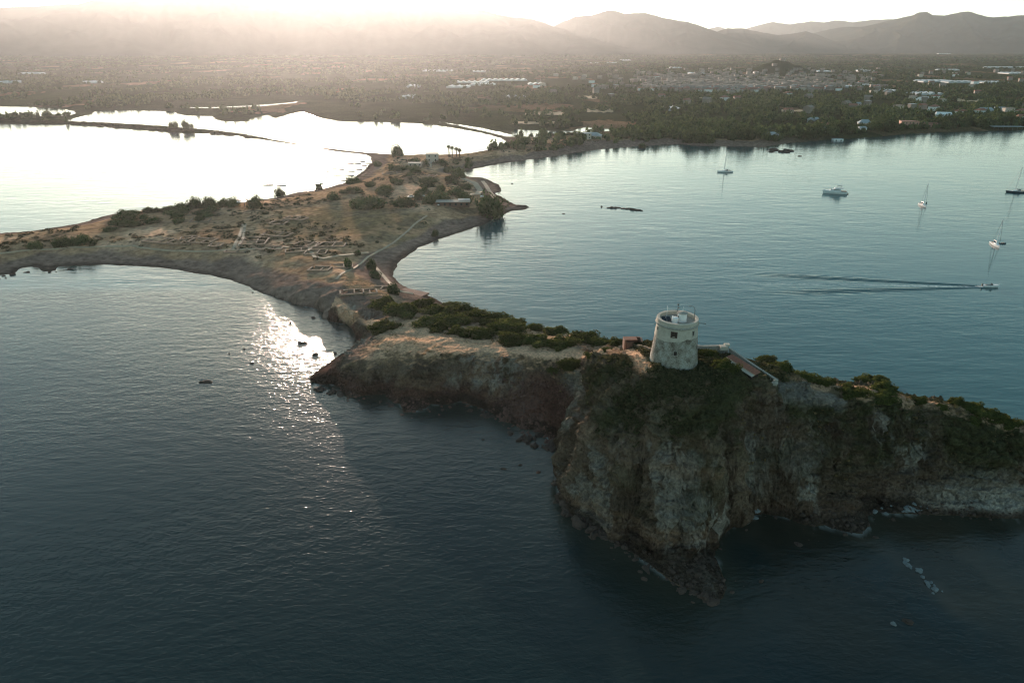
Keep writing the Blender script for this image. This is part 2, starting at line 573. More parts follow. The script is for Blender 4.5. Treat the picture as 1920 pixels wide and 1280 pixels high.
def mat_ground(name, near=False):
    """colour of the ground comes from the 'soil' attribute, broken up by fine noise"""
    m, nt, b = newmat(name)
    at_ = N(nt, 'ShaderNodeAttribute', attribute_name='soil')
    geo = N(nt, 'ShaderNodeNewGeometry')
    out = []
    for sc, de in ((1.6, 8.0), (0.22, 6.0)) if near else ((0.35, 8.0), (0.03, 6.0)):
        nz = N(nt, 'ShaderNodeTexNoise', i_Scale=sc, i_Detail=de, i_Roughness=0.7)
        nt.links.new(geo.outputs['Position'], nz.inputs['Vector'])
        out.append(nz)
    mr = N(nt, 'ShaderNodeMapRange')
    for k, v in (('From Min', 0.3), ('From Max', 0.7), ('To Min', 0.45), ('To Max', 1.65)):
        mr.inputs[k].default_value = v
    nt.links.new(out[0].outputs[0], mr.inputs[0])
    mr2 = N(nt, 'ShaderNodeMapRange')
    for k, v in (('From Min', 0.3), ('From Max', 0.7), ('To Min', 0.75), ('To Max', 1.25)):
        mr2.inputs[k].default_value = v
    nt.links.new(out[1].outputs[0], mr2.inputs[0])
    mu = N(nt, 'ShaderNodeMath', operation='MULTIPLY')
    nt.links.new(mr.outputs[0], mu.inputs[0])
    nt.links.new(mr2.outputs[0], mu.inputs[1])
    vm = N(nt, 'ShaderNodeVectorMath', operation='SCALE')
    nt.links.new(at_.outputs['Vector'], vm.inputs[0])
    nt.links.new(mu.outputs[0], vm.inputs['Scale'])
    nt.links.new(vm.outputs[0], b.inputs['Base Color'])
    b.inputs['Roughness'].default_value = 0.95
    b.inputs['Specular IOR Level'].default_value = 0.0
    bp = N(nt, 'ShaderNodeBump', i_Distance=0.7 if near else 0.8, i_Strength=1.0)
    hgt = out[0].outputs[0]
    if near:
        dn = N(nt, 'ShaderNodeTexNoise', i_Scale=0.5, i_Detail=4.0)
        nt.links.new(geo.outputs['Position'], dn.inputs['Vector'])
        wv = N(nt, 'ShaderNodeVectorMath', operation='MULTIPLY_ADD')
        nt.links.new(dn.outputs['Color'], wv.inputs[0])
        wv.inputs[1].default_value = (2.2, 2.2, 2.2)
        nt.links.new(geo.outputs['Position'], wv.inputs[2])
        for sc_, am in ((0.33, 0.9), (1.1, 0.45)):
            vo = N(nt, 'ShaderNodeTexVoronoi', i_Scale=sc_)
            vo.feature = 'F1'
            nt.links.new(wv.outputs[0], vo.inputs['Vector'])
            sx = N(nt, 'ShaderNodeSeparateColor')
            nt.links.new(vo.outputs['Color'], sx.inputs[0])
            ma = N(nt, 'ShaderNodeMath', operation='MULTIPLY_ADD')
            nt.links.new(sx.outputs[0], ma.inputs[0])
            ma.inputs[1].default_value = am
            nt.links.new(hgt, ma.inputs[2])
            mb = N(nt, 'ShaderNodeMath', operation='MULTIPLY_ADD')
            nt.links.new(vo.outputs['Distance'], mb.inputs[0])
            mb.inputs[1].default_value = -am
            nt.links.new(ma.outputs[0], mb.inputs[2])
            hgt = mb.outputs[0]
    nt.links.new(hgt, bp.inputs['Height'])
    nt.links.new(bp.outputs[0], b.inputs['Normal'])
    return m


def mat_leaf(name, c1, c2, trans=0.3):
    m, nt, b = newmat(name)
    geo = N(nt, 'ShaderNodeNewGeometry')
    oi = N(nt, 'ShaderNodeObjectInfo')
    mx = N(nt, 'ShaderNodeMix', data_type='RGBA')
    nt.links.new(geo.outputs['Random Per Island'], mx.inputs['Factor'])
    mx.inputs['A'].default_value = (*c1, 1)
    mx.inputs['B'].default_value = (*c2, 1)
    hs = N(nt, 'ShaderNodeHueSaturation')
    mr = N(nt, 'ShaderNodeMapRange')
    mr.inputs['To Min'].default_value = 0.75
    mr.inputs['To Max'].default_value = 1.25
    nt.links.new(oi.outputs['Random'], mr.inputs[0])
    nt.links.new(mr.outputs[0], hs.inputs['Value'])
    nt.links.new(mx.outputs['Result'], hs.inputs['Color'])
    nt.links.new(hs.outputs[0], b.inputs['Base Color'])
    b.inputs['Roughness'].default_value = 0.7
    b.inputs['Specular IOR Level'].default_value = 0.0
    tr = N(nt, 'ShaderNodeBsdfTranslucent')
    nt.links.new(hs.outputs[0], tr.inputs['Color'])
    ms = N(nt, 'ShaderNodeMixShader')
    ms.inputs[0].default_value = trans
    nt.links.new(b.outputs[0], ms.inputs[1])
    nt.links.new(tr.outputs[0], ms.inputs[2])
    nt.links.new(ms.outputs[0], nt.nodes['Material Output'].inputs['Surface'])
    return m


def mat_water(name):
    m, nt, b = newmat(name)
    geo = N(nt, 'ShaderNodeNewGeometry')
    calm = N(nt, 'ShaderNodeAttribute', attribute_name='calm')
    deep = N(nt, 'ShaderNodeAttribute', attribute_name='bed')
    nt.links.new(deep.outputs['Color'], b.inputs['Base Color'])

    def layer(scale, stretch, rot, detail, amp, src=None, rough=0.55, dist=0.0):
        mp = N(nt, 'ShaderNodeMapping')
        mp.inputs['Rotation'].default_value = (0, 0, rot)
        mp.inputs['Scale'].default_value = (scale, scale * stretch, 1)
        nt.links.new(geo.outputs['Position'], mp.inputs['Vector'])
        nz = N(nt, 'ShaderNodeTexNoise', i_Scale=1.0, i_Detail=detail, i_Roughness=rough, i_Distortion=dist)
        nz.noise_dimensions = '2D'
        nt.links.new(mp.outputs[0], nz.inputs['Vector'])
        ml = N(nt, 'ShaderNodeMath', operation='MULTIPLY')
        ml.inputs[1].default_value = amp
        nt.links.new(nz.outputs[0], ml.inputs[0])
        return ml.outputs[0]

    def addn(a, c):
        n = N(nt, 'ShaderNodeMath', operation='ADD')
        nt.links.new(a, n.inputs[0])
        nt.links.new(c, n.inputs[1])
        return n.outputs[0]

    def muln(a, c):
        n = N(nt, 'ShaderNodeMath', operation='MULTIPLY')
        nt.links.new(a, n.inputs[0])
        if isinstance(c, float):
            n.inputs[1].default_value = c
        else:
            nt.links.new(c, n.inputs[1])
        return n.outputs[0]
    # open-sea chop and the calmer, longer ripples of the bay
    chop = addn(layer(0.75, 1.8, R(20), 4.0, 0.084, dist=0.4), layer(0.17, 2.2, R(32), 3.0, 0.16))
    rip = addn(layer(0.13, 3.6, R(-14), 2.0, 0.09), layer(0.5, 2.4, R(-24), 3.0, 0.028))
    rip = addn(rip, layer(0.045, 3.0, R(-20), 2.0, 0.17))
    inv = N(nt, 'ShaderNodeMath', operation='SUBTRACT')
    inv.inputs[0].default_value = 1.0
    nt.links.new(calm.outputs['Fac'], inv.inputs[1])
    hsum = addn(muln(chop, inv.outputs[0]), muln(rip, calm.outputs['Fac']))
    # gust patches modulate everything
    g = N(nt, 'ShaderNodeTexNoise', i_Scale=0.012, i_Detail=3.0)
    nt.links.new(geo.outputs['Position'], g.inputs['Vector'])
    gr = N(nt, 'ShaderNodeMapRange')
    for k, v in (('From Min', 0.3), ('From Max', 0.7), ('To Min', 0.5), ('To Max', 1.25)):
        gr.inputs[k].default_value = v
    nt.links.new(g.outputs[0], gr.inputs[0])
    hsum = muln(hsum, gr.outputs[0])
    bp = N(nt, 'ShaderNodeBump', i_Distance=1.0, i_Strength=1.0)
    nt.links.new(hsum, bp.inputs['Height'])
    nt.links.new(bp.outputs[0], b.inputs['Normal'])
    rr = N(nt, 'ShaderNodeMapRange')
    rr.inputs['To Min'].default_value = 0.13
    rr.inputs['To Max'].default_value = 0.07
    nt.links.new(calm.outputs['Fac'], rr.inputs[0])
    nt.links.new(rr.outputs[0], b.inputs['Roughness'])
    b.inputs['IOR'].default_value = 1.333
    b.inputs['Specular IOR Level'].default_value = 0.5
    return m


M = {}
M['ground'] = mat_ground('ground_far')
M['headland'] = mat_ground('ground_headland', True)
M['water'] = mat_water('water')
M['bush'] = mat_leaf('bush_leaf', (0.030, 0.045, 0.014), (0.105, 0.115, 0.036), 0.4)
M['scrub'] = mat_leaf('scrub_leaf', (0.032, 0.038, 0.018), (0.095, 0.088, 0.045))
M['drygrass'] = mat_leaf('dry_grass', (0.16, 0.11, 0.05), (0.32, 0.23, 0.11))
M['tree'] = mat_leaf('tree_leaf', (0.024, 0.042, 0.018), (0.095, 0.118, 0.048), 0.25)
M['bark'] = mat_simple('bark', (0.09, 0.06, 0.04), 0.9)
M['rock'] = mat_simple('rock', (0.065, 0.045, 0.036), 0.9, 0.4, 1.2, 0.1)
M['sheen_rock'] = mat_simple('rock_painted_sheen', (0.17, 0.19, 0.195), 0.8, 0.3, 1.2, 0.1)  # pale blue tone paints reflections and foam on wet rock into the colour


def set_attr(o, name, arr):
    a = o.data.attributes.new(name, 'FLOAT_COLOR', 'POINT')
    c = np.ones((len(arr), 4), np.float32)
    c[:, :3] = arr
    a.data.foreach_set('color', c.ravel())


def set_float(o, name, arr):
    a = o.data.attributes.new(name, 'FLOAT', 'POINT')
    a.data.foreach_set('value', np.asarray(arr, np.float32))


# ------------------------------------------------------------------ paths (used for colour and strips)
def hitline(l):
    return [hit(x, y)[:2] for x, y in l]


PATHS = {  # pixels, half width
    'plateau_track': ([(560, 548), (620, 562), (660, 585), (700, 603), (735, 612), (790, 627), (850, 645), (900, 650), (960, 655), (1030, 662), (1090, 665), (1140, 664)], 2.0),
    'tower_ramp': ([(1140, 664), (1165, 660), (1185, 662), (1200, 680), (1212, 694)], 1.1),
    'gravel_path': ([(1462, 728), (1490, 736), (1520, 741), (1556, 748)], 2.0),
}
PATHW = {k: (hitline(v[0]), v[1]) for k, v in PATHS.items()}


def seg_dist(x, y, line):
    d = np.full(x.shape, 1e9)
    for (ax, ay), (bx, by) in zip(line[:-1], line[1:]):
        ex, ey = bx - ax, by - ay
        t = np.clip(((x - ax) * ex + (y - ay) * ey) / (ex * ex + ey * ey + 1e-9), 0, 1)
        d = np.minimum(d, np.hypot(x - ax - t * ex, y - ay - t * ey))
    return d


def mixc(a, b, t):
    return a * (1 - t[..., None]) + np.asarray(b) * t[..., None]


TAN = np.array((0.58, 0.37, 0.24)); GRASS = np.array((0.37, 0.23, 0.135)); OLIVE = np.array((0.075, 0.072, 0.030))
ROCK = np.array((0.165, 0.120, 0.086)); RED = np.array((0.105, 0.055, 0.042)); BEACH = np.array((0.20, 0.14, 0.11))
GREY = np.array((0.31, 0.28, 0.24)); WET = np.array((0.035, 0.028, 0.022)); GREEN = np.array((0.045, 0.052, 0.022))


def soil_colour(x, y, h, sd, steep, near):
    n1 = fbm2(x, y, 30, 4, 50)
    n2 = fbm2(x, y, 7, 4, 55)
    n3 = fbm2(x, y, 90, 4, 60)
    D_ = np.hypot(x, y)
    c = np.empty(x.shape + (3,))
    c[:] = GRASS
    c = mixc(c, TAN, sstep(-0.1, 0.7, n1 + 0.3 * n2))
    c = mixc(c, OLIVE * 1.2, sstep(0.0, 0.5, n3 + 0.5 * n2) * 0.55)
    c = mixc(c, ROCK, sstep(0.25, 0.6, n2 - 0.4 * n1) * 0.5)
    # beaches
    bw = 12 + 5 * n1 + 10 * sstep(600, 700, D_)
    c = mixc(c, BEACH, (1 - sstep(bw, bw + 5, sd)) * (y > 180))
    if near:
        # headland: steep ground is rock with iron-red foot, grey streaks
        pl = sstep(0.35, 0.75, steep)
        band = fbm3(x, y, h * 2.2, 9, 4)
        rk = mixc(np.broadcast_to(ROCK, c.shape), ROCK * 0.5, sstep(-0.1, 0.5, fbm3(x + 40, y, h * 0.5, 9, 4)) * 0.8)
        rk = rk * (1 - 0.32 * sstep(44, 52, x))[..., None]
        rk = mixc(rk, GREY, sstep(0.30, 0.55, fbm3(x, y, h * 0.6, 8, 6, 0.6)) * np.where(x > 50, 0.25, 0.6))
        rk = mixc(rk, GREY * 1.1, sstep(0.80, 0.95, fbm3(x * 1.6, y * 1.6, h * 0.22, 3.0, 4, 0.6, True)) * sstep(0.0, 0.4, fbm2(x, y, 12, 2, 77)) * 0.7)
        rk = mixc(rk, GREEN, sstep(0.15, 0.5, fbm3(x, y + 30, h, 6, 5)) * sstep(4, 10, h) * 0.35)
        rk = mixc(rk, RED, sstep(5.5, 1.5, h + 1.5 * n2) * np.where(x < 11, 0.9, 0.3))
        rk = mixc(rk, TAN * 0.5, sstep(0.3, 0.8, band) * 0.4)
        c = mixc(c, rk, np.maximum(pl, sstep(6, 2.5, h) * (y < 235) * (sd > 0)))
        # scrubby slopes of the bluff
        bl = sstep(0, 5, x - 8) * sstep(152, 145, y) * sstep(6, 13, h + 4 * n2) * (1 - sstep(1.5, 2.6, steep))
        c = mixc(c, ROCK * 0.55 + GREEN * 0.45, bl * 0.8)
        c = mixc(c, GREEN, bl * sstep(-0.2, 0.4, n2 + 0.4 * n1) * 0.8)
        c = mixc(c, TAN * 0.75, sstep(56, 62, x) * sstep(0.9, 0.5, steep) * sstep(11, 13, h) * sstep(-0.35, 0.1, n2) * 0.9)
        # cobble cove
        cv = np.exp(-(((x - 8) / 12) ** 2 + ((y - 155) / 14) ** 2) ** 2)
        c = mixc(c, RED * 1.15, cv * sstep(11, 8, h))
        # pale toe of the eastern cliff
        tx = np.exp(-(((x - 104) / 16) ** 2)) * sstep(5.5, 3, h) * sstep(0.4, 1.5, h) * (y < 135)
        c = mixc(c, GREY * 1.1, tx)
        # sandy plateau
        ps = sstep(6.2, 7.6, h) * sstep(0.5, 0.25, steep) * (x < 26) * (y > 148) * sstep(260, 240, y)
        c = mixc(c, TAN * 1.05, ps * 0.85)
        c = mixc(c, ROCK, ps * sstep(0.2, 0.5, n2) * 0.6)
        for k, (ln, w) in PATHW.items():
            d = seg_dist(x, y, ln)
            col = GREY * 0.6 if k == 'gravel_path' else TAN * 1.12
            c = mixc(c, col, sstep(w + 0.8, w - 0.5, d + 0.4 * n2) * 0.9)
        wet = sstep(1.9, 0.7, h + n2) * (sd < 9)
        c = mixc(c, WET, wet * 0.8)
    else:
        wet = sstep(0.5, 0.15, h) * (sd < 10) * (D_ < 600)
        c = mixc(c, WET, wet * 0.7)
        # plain: dark woods and orchards, pale stubble fields
        pf = sstep(700, 850, D_)
        fld = vnoise2(np.floor(x / 70 + 0.4 * n3) * 3.17, np.floor(y / 150 + 0.3 * n1) * 5.3, 5)
        fc = mixc(np.broadcast_to(GREEN * 0.8, c.shape), GRASS * 0.5, sstep(0.5, 0.6, fld))
        fc = mixc(fc, GREEN * 1.0, sstep(-0.1, 0.5, n3) * 0.7)
        c = mixc(c, fc, pf)
        marsh = sstep(980, 1050, D_ * 1.0 - 0) * 0
    return c


def grid_faces(nr, nc, keep=None, wrap=False):
    i = np.arange(nr - 1)[:, None]
    j = np.arange(nc if wrap else nc - 1)[None, :]
    k = (j + 1) % nc
    f = np.stack([i * nc + j, i * nc + k, (i + 1) * nc + k, (i + 1) * nc + j], -1).reshape(-1, 4)
    if keep is not None:
        f = f[keep(f)]
    return f


def compact(V, F):
    used = np.zeros(len(V), bool)
    used[F.ravel()] = True
    idx = np.cumsum(used) - 1
    return used, idx[F]


# ------------------------------------------------------------------ headland mesh (fine)
HX0, HX1, HY0, HY1, HS = -66.0, 150.0, 84.0, 262.0, 0.36
hx_ = np.concatenate([np.arange(HX0, 6, 0.33), np.arange(6, 116, 0.19), np.arange(116, HX1 + .4, 0.5)])
hy_ = np.concatenate([np.arange(HY0, 93, 0.5), np.arange(93, 150, 0.19), np.arange(150, 185, 0.28), np.arange(185, HY1 + 0.4, 0.5)])
XX, YY = np.meshgrid(hx_, hy_)
sdh = signed_dist(XX, YY)
ZZ = height(XX, YY, sdh)
gyy, gxx = np.gradient(ZZ, hy_, hx_)
ST = np.sqrt(gxx ** 2 + gyy ** 2)
nn = np.stack([-gxx, -gyy, np.ones_like(ZZ)], -1)
nn /= np.linalg.norm(nn, axis=-1, keepdims=True)
amp = sstep(0.4, 1.2, ST) * sstep(-1.0, 2.0, ZZ)
dsp = (fbm3(XX, YY, ZZ * 0.45, 8.0, 6, 0.58, True) - 0.2) * 1.25 + fbm3(XX, YY, ZZ * 2.0, 2.6, 5, 0.6) * 0.6 + fbm3(XX * 0.3, YY * 0.3, ZZ, 0.9, 2) * 0.2
tl = (ZZ + 0.12 * XX + 0.25 * YY + 1.2 * fbm2(XX, YY, 12, 3, 140)) / 2.3
dsp = dsp + (tl - np.floor(tl) - 0.5) * 0.75 * sstep(-0.3, 0.4, fbm2(XX, YY, 15, 3, 150))
wx_ = XX + fbm3(XX, YY, ZZ, 2.5, 3) * 0.9
wy_ = YY + fbm3(XX + 30, YY, ZZ, 2.5, 3) * 0.9
for s_, a_ in ((3.4, 1.1), (1.3, 0.5)):
    c_, e_ = worley(wx_, wy_, (ZZ + 0.2 * XX) * 1.7, s_)
    dsp = dsp + (c_ - 0.5) * a_ - (1 - sstep(0, 0.18, e_)) * a_ * 0.35
dsp = dsp + fbm3(XX, YY, ZZ, 0.6, 2) * 0.10
PX = XX + nn[..., 0] * dsp * amp
PY = YY + nn[..., 1] * dsp * amp
PZ = ZZ + nn[..., 2] * dsp * amp
col = soil_colour(XX, YY, ZZ, sdh, ST, True)
V = np.stack([PX, PY, PZ], -1).reshape(-1, 3)
F = grid_faces(len(hy_), len(hx_), lambda f: V[f][:, :, 2].max(1) > -2.5)
u, F = compact(V, F)
head = mesh_np('headland_ground', V[u], F, M['headland'], smooth=False)
set_attr(head, 'soil', col.reshape(-1, 3)[u])
tag(head, kind='structure')

# ------------------------------------------------------------------ the rest of the land, out to the foot of the mountains
az = np.radians(np.linspace(-52, 52, 950))
rad = np.concatenate([np.geomspace(84, 1500, 820), np.geomspace(1508, 17000, 230)])
AZ, RD = np.meshgrid(az, rad)
XX, YY = RD * np.sin(AZ), RD * np.cos(AZ)
sdl = signed_dist(XX, YY)
ZZ = height(XX, YY, sdl)
inside = (XX > HX0 + 1.5) & (XX < HX1 - 1.5) & (YY > HY0 + 1.5) & (YY < HY1 - 1.5)
ZZ = np.where((XX > HX0) & (XX < HX1) & (YY > HY0) & (YY < HY1), ZZ - 0.25, ZZ)
col = soil_colour(XX, YY, ZZ, sdl, np.zeros_like(ZZ), False)
V = np.stack([XX, YY, ZZ], -1).reshape(-1, 3)
ins = inside.ravel()
F = grid_faces(len(rad), len(az), lambda f: (~ins[f].all(1)) & (V[f][:, :, 2].max(1) > -3))
u, F = compact(V, F)
land = mesh_np('ground', V[u], F, M['ground'], smooth=True)
set_attr(land, 'soil', col.reshape(-1, 3)[u])
tag(land, kind='structure')

# ------------------------------------------------------------------ water
azf = np.linspace(-56, 56, 500)
azb = np.linspace(60, 300, 60)
az = np.radians(np.concatenate([azf, azb]))
rad = np.concatenate([[0.5, 15], np.geomspace(40, 1500, 420), np.geomspace(1600, 17000, 12)])
AZ, RD = np.meshgrid(az, rad)
XX, YY = RD * np.sin(AZ), RD * np.cos(AZ)
sdw = signed_dist(XX, YY)
V = np.stack([XX, YY, np.zeros_like(XX)], -1).reshape(-1, 3)
F = grid_faces(len(rad), len(az), None, True)[:, ::-1]
sdf = sdw.ravel()
keep = (sdf[F].max(1) < 25) | (np.hypot(V[F][:, 0, 0], V[F][:, 0, 1]) < 1500)
keep &= ~(np.hypot(V[F][:, :, 0], V[F][:, :, 1]).max(1) > 3000) | (sdf[F].min(1) < 0)
F = F[keep]
# which water: the sheltered bay and lagoons are calm, the open side is choppy
line = [(-600, 330), (-260, 262), (-90, 262), (-30, 200), (40, 140), (90, 128), (170, 118), (290, 125), (500, 135)]
lx = np.array([p[0] for p in line]); ly = np.array([p[1] for p in line])
yb = np.interp(XX, lx, ly)
calm = sstep(-6, 6, YY - yb)
south_calm = 0.15 - 0.62 * np.exp(-((XX + 60) / 36) ** 2 - ((YY - 214) / 52) ** 2) + 0.12 * fbm2(XX, YY, 60, 3, 180)
calm_mix = calm * 0.97
calm = calm_mix + (1 - calm_mix) * south_calm
bedn = fbm2(XX, YY, 14, 4, 70)
deepc = np.array((0.007, 0.019, 0.020)); bayc = np.array((0.018, 0.085, 0.095)); shallow = np.array((0.050, 0.052, 0.036)); dark = np.array((0.010, 0.014, 0.010))
c = mixc(np.broadcast_to(deepc, XX.shape + (3,)), bayc, calm_mix)
sh = np.exp(-np.clip(-sdw, 0, None) / (6 + 3 * bedn)) * 0.8
reef = np.exp(-(seg_dist(XX, YY, [at(1600, 1000)[:2], at(1680, 1045)[:2], at(1740, 1095)[:2], at(1785, 1140)[:2]]) / 2.2) ** 2) * (0.7 + 0.5 * bedn)
c = mixc(c, shallow, sh)
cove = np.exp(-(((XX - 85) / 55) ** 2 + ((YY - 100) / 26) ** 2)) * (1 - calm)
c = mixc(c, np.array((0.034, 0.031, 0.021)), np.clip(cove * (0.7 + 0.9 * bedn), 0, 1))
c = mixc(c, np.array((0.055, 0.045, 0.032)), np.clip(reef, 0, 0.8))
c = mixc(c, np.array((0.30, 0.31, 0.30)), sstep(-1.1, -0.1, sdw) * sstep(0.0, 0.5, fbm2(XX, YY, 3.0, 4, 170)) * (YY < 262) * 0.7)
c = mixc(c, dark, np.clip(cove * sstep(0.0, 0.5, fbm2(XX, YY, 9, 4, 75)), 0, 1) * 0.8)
WBX, WBY = at(1856, 538)[:2]
WEX, WEY = at(1450, 531.5)[:2]
WL = math.hypot(WBX - WEX, WBY - WEY) + 18
wdir = math.atan2(WBY - WEY, WBX - WEX)
_dx, _dy = WBX - V[:, 0], WBY - V[:, 1]
_U = _dx * math.cos(wdir) + _dy * math.sin(wdir)
_V = _dx * math.sin(wdir) - _dy * math.cos(wdir)
inw = (_U > -1.5) & (_U < WL - 4) & (np.abs(_V) < 21)
F = F[~inw[F].all(1)]
u, F = compact(V, F)
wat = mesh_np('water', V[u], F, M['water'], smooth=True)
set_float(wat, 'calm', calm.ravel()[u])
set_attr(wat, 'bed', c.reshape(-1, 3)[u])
tag(wat, kind='structure')

# ------------------------------------------------------------------ mountains
M['mount'] = mat_simple('mountain', (0.055, 0.055, 0.038), 0.95, 0.35, 0.004, 0.0, 0.0, 0.0)


def mountain(name, crest, D0, w, seed, back=1.0):
    cx = np.array([c[0] for c in crest], float); cy = np.array([c[1] for c in crest], float)
    azs, hs = [], []
    for px, py in crest:
        a, f, d = ray(px, py)
        azs.append(math.atan2(a, f))
        hs.append(CAM_H - d / math.hypot(a, f) * D0)
    n = 420
    az = np.linspace(azs[0], azs[-1], n)
    hc = np.interp(az, azs, hs)
    kx = az * D0
    hc = hc + fbm2(kx, kx * 0, 500, 4, seed) * 9 + fbm2(kx, kx * 0, 120, 3, seed + 5) * 3.5
    ed = np.minimum(np.arange(n), np.arange(n)[::-1]) / n
    if crest[0][1] > 85:
        pass
    v = np.linspace(-1, 1, 110)
    AZ, VV = np.meshgrid(az, v)
    HC = np.broadcast_to(hc, AZ.shape)
    wx = AZ * D0
    sh = fbm2(wx, VV * w, 900, 3, seed + 9) * 0.12
    DD = D0 + (VV + 0) * w * np.where(VV < 0, 1, back)
    base = (1 - np.abs(VV)) ** 1.15
    spur = (1 - 2 * np.abs(fbm2(wx, VV * w * 0.35, 620, 4, seed + 12))) * 0.30
    h = HC * (base + spur * np.abs(VV) * (1 - np.abs(VV)) * 2.0 + sh * np.abs(VV) * (1 - np.abs(VV)))
    h = np.maximum(h, 0) + 22 - 30 * np.abs(VV) ** 6
    V = np.stack([DD * np.sin(AZ), DD * np.cos(AZ), h], -1).reshape(-1, 3)
    o = mesh_np(name, V, grid_faces(len(v), n), M['mount'], smooth=True)
    tag(o, kind='structure')
    return o


mountain('mountain', [(-420, 20), (-250, 35), (-100, 22), (0, 18), (40, 17), (70, 18), (125, 13), (150, 14), (190, 2), (240, 0), (300, -8), (450, -22), (600, -16), (700, -2),
                      (740, 4), (770, 10), (790, 9), (840, 18), (870, 25), (900, 22), (960, 33), (1000, 38), (1030, 50), (1080, 62), (1150, 78), (1250, 96)], 8200, 2300, 1)
mountain('mountain', [(960, 92), (1000, 75), (1030, 58), (1050, 49), (1080, 35), (1110, 33), (1140, 23), (1155, 25), (1170, 29), (1210, 29), (1240, 37), (1290, 45), (1330, 58), (1370, 73), (1400, 84), (1440, 97)], 8800, 2000, 6)
mountain('mountain', [(970, 60), (1005, 44), (1020, 37), (1035, 34), (1055, 38), (1080, 52)], 14000, 1600, 12)
mountain('mountain', [(1300, 80), (1330, 68), (1365, 57), (1395, 57), (1430, 65), (1460, 70), (1480, 68), (1510, 64), (1530, 70), (1570, 84), (1610, 94), (1660, 100)], 9600, 1700, 17)
mountain('mountain', [(1290, 66), (1330, 56), (1347, 52), (1370, 60), (1395, 57), (1430, 48), (1450, 44), (1480, 49), (1500, 46), (1520, 42), (1545, 44), (1565, 40), (1600, 43), (1640, 38), (1700, 40), (1760, 38)], 14500, 1700, 23)
mountain('mountain', [(1440, 96), (1500, 72), (1540, 62), (1570, 56), (1620, 53), (1660, 42), (1700, 33), (1712, 31), (1722, 26), (1738, 25), (1748, 31), (1770, 33), (1800, 26), (1815, 25), (1850, 33), (1890, 34), (1920, 32),
                      (2000, 30), (2150, 26), (2300, 40), (2450, 60)], 10800, 2400, 29)

# ------------------------------------------------------------------ more materials
M['stone'] = mat_simple('rubble_stone', (0.30, 0.285, 0.25), 0.9, 0.45, 3.0, 0.08)
M['plaster'] = mat_simple('old_plaster', (0.44, 0.40, 0.335), 0.85, 0.25, 0.8, 0.01)
M['white'] = mat_simple('white_paint', (0.72, 0.74, 0.74), 0.5, 0.10, 1.0, 0.0)
M['cream'] = mat_simple('cream_render', (0.42, 0.38, 0.32), 0.8, 0.15, 0.5, 0.0)
M['pink'] = mat_simple('pink_render', (0.42, 0.24, 0.18), 0.8, 0.15, 0.5, 0.0)
M['bluegrey'] = mat_simple('pale_roof_sheet', (0.27, 0.33, 0.35), 0.6, 0.12, 0.5, 0.0)
M['tile'] = mat_simple('clay_tile', (0.24, 0.11, 0.075), 0.85, 0.35, 2.5, 0.03)
M['brick'] = mat_simple('red_brick', (0.19, 0.11, 0.08), 0.9, 0.4, 2.0, 0.06)
M['darkhole'] = mat_simple('dark_opening', (0.03, 0.022, 0.018), 0.8, 0.2, 1.0, 0.0)
M['townwall'] = mat_simple('town_wall', (0.22, 0.19, 0.16), 0.8, 0.5, 0.02, 0.0)
M['ruin'] = mat_simple('ruin_stone', (0.20, 0.145, 0.10), 0.9, 0.4, 2.0, 0.06)
M['frame'] = mat_simple('brown_frame', (0.10, 0.06, 0.045), 0.7, 0.2, 1.0, 0.0)
M['metal'] = mat_simple('grey_metal', (0.10, 0.12, 0.12), 0.5, 0.2, 1.0, 0.0, 0.5)
M['glass'] = mat_simple('dark_glass', (0.02, 0.028, 0.03), 0.15, 0.1, 1.0, 0.0, 0.0, 0.6)
M['solar'] = mat_simple('solar_panel', (0.015, 0.02, 0.03), 0.2, 0.1, 1.0, 0.0, 0.0, 0.6)
M['navy'] = mat_simple('dark_hull', (0.03, 0.05, 0.07), 0.3, 0.1, 1.0, 0.0)
M['deck'] = mat_simple('teak_deck', (0.30, 0.22, 0.15), 0.7, 0.2, 2.0, 0.0)
M['pathm'] = mat_simple('pale_path', (0.40, 0.31, 0.22), 0.9, 0.25, 0.6, 0.02)
M['poly'] = mat_simple('greenhouse_film', (0.38, 0.42, 0.43), 0.45, 0.12, 0.05, 0.0)
M['foam'] = mat_simple('foam', (0.78, 0.80, 0.80), 0.9, 0.2, 3.0, 0.03)


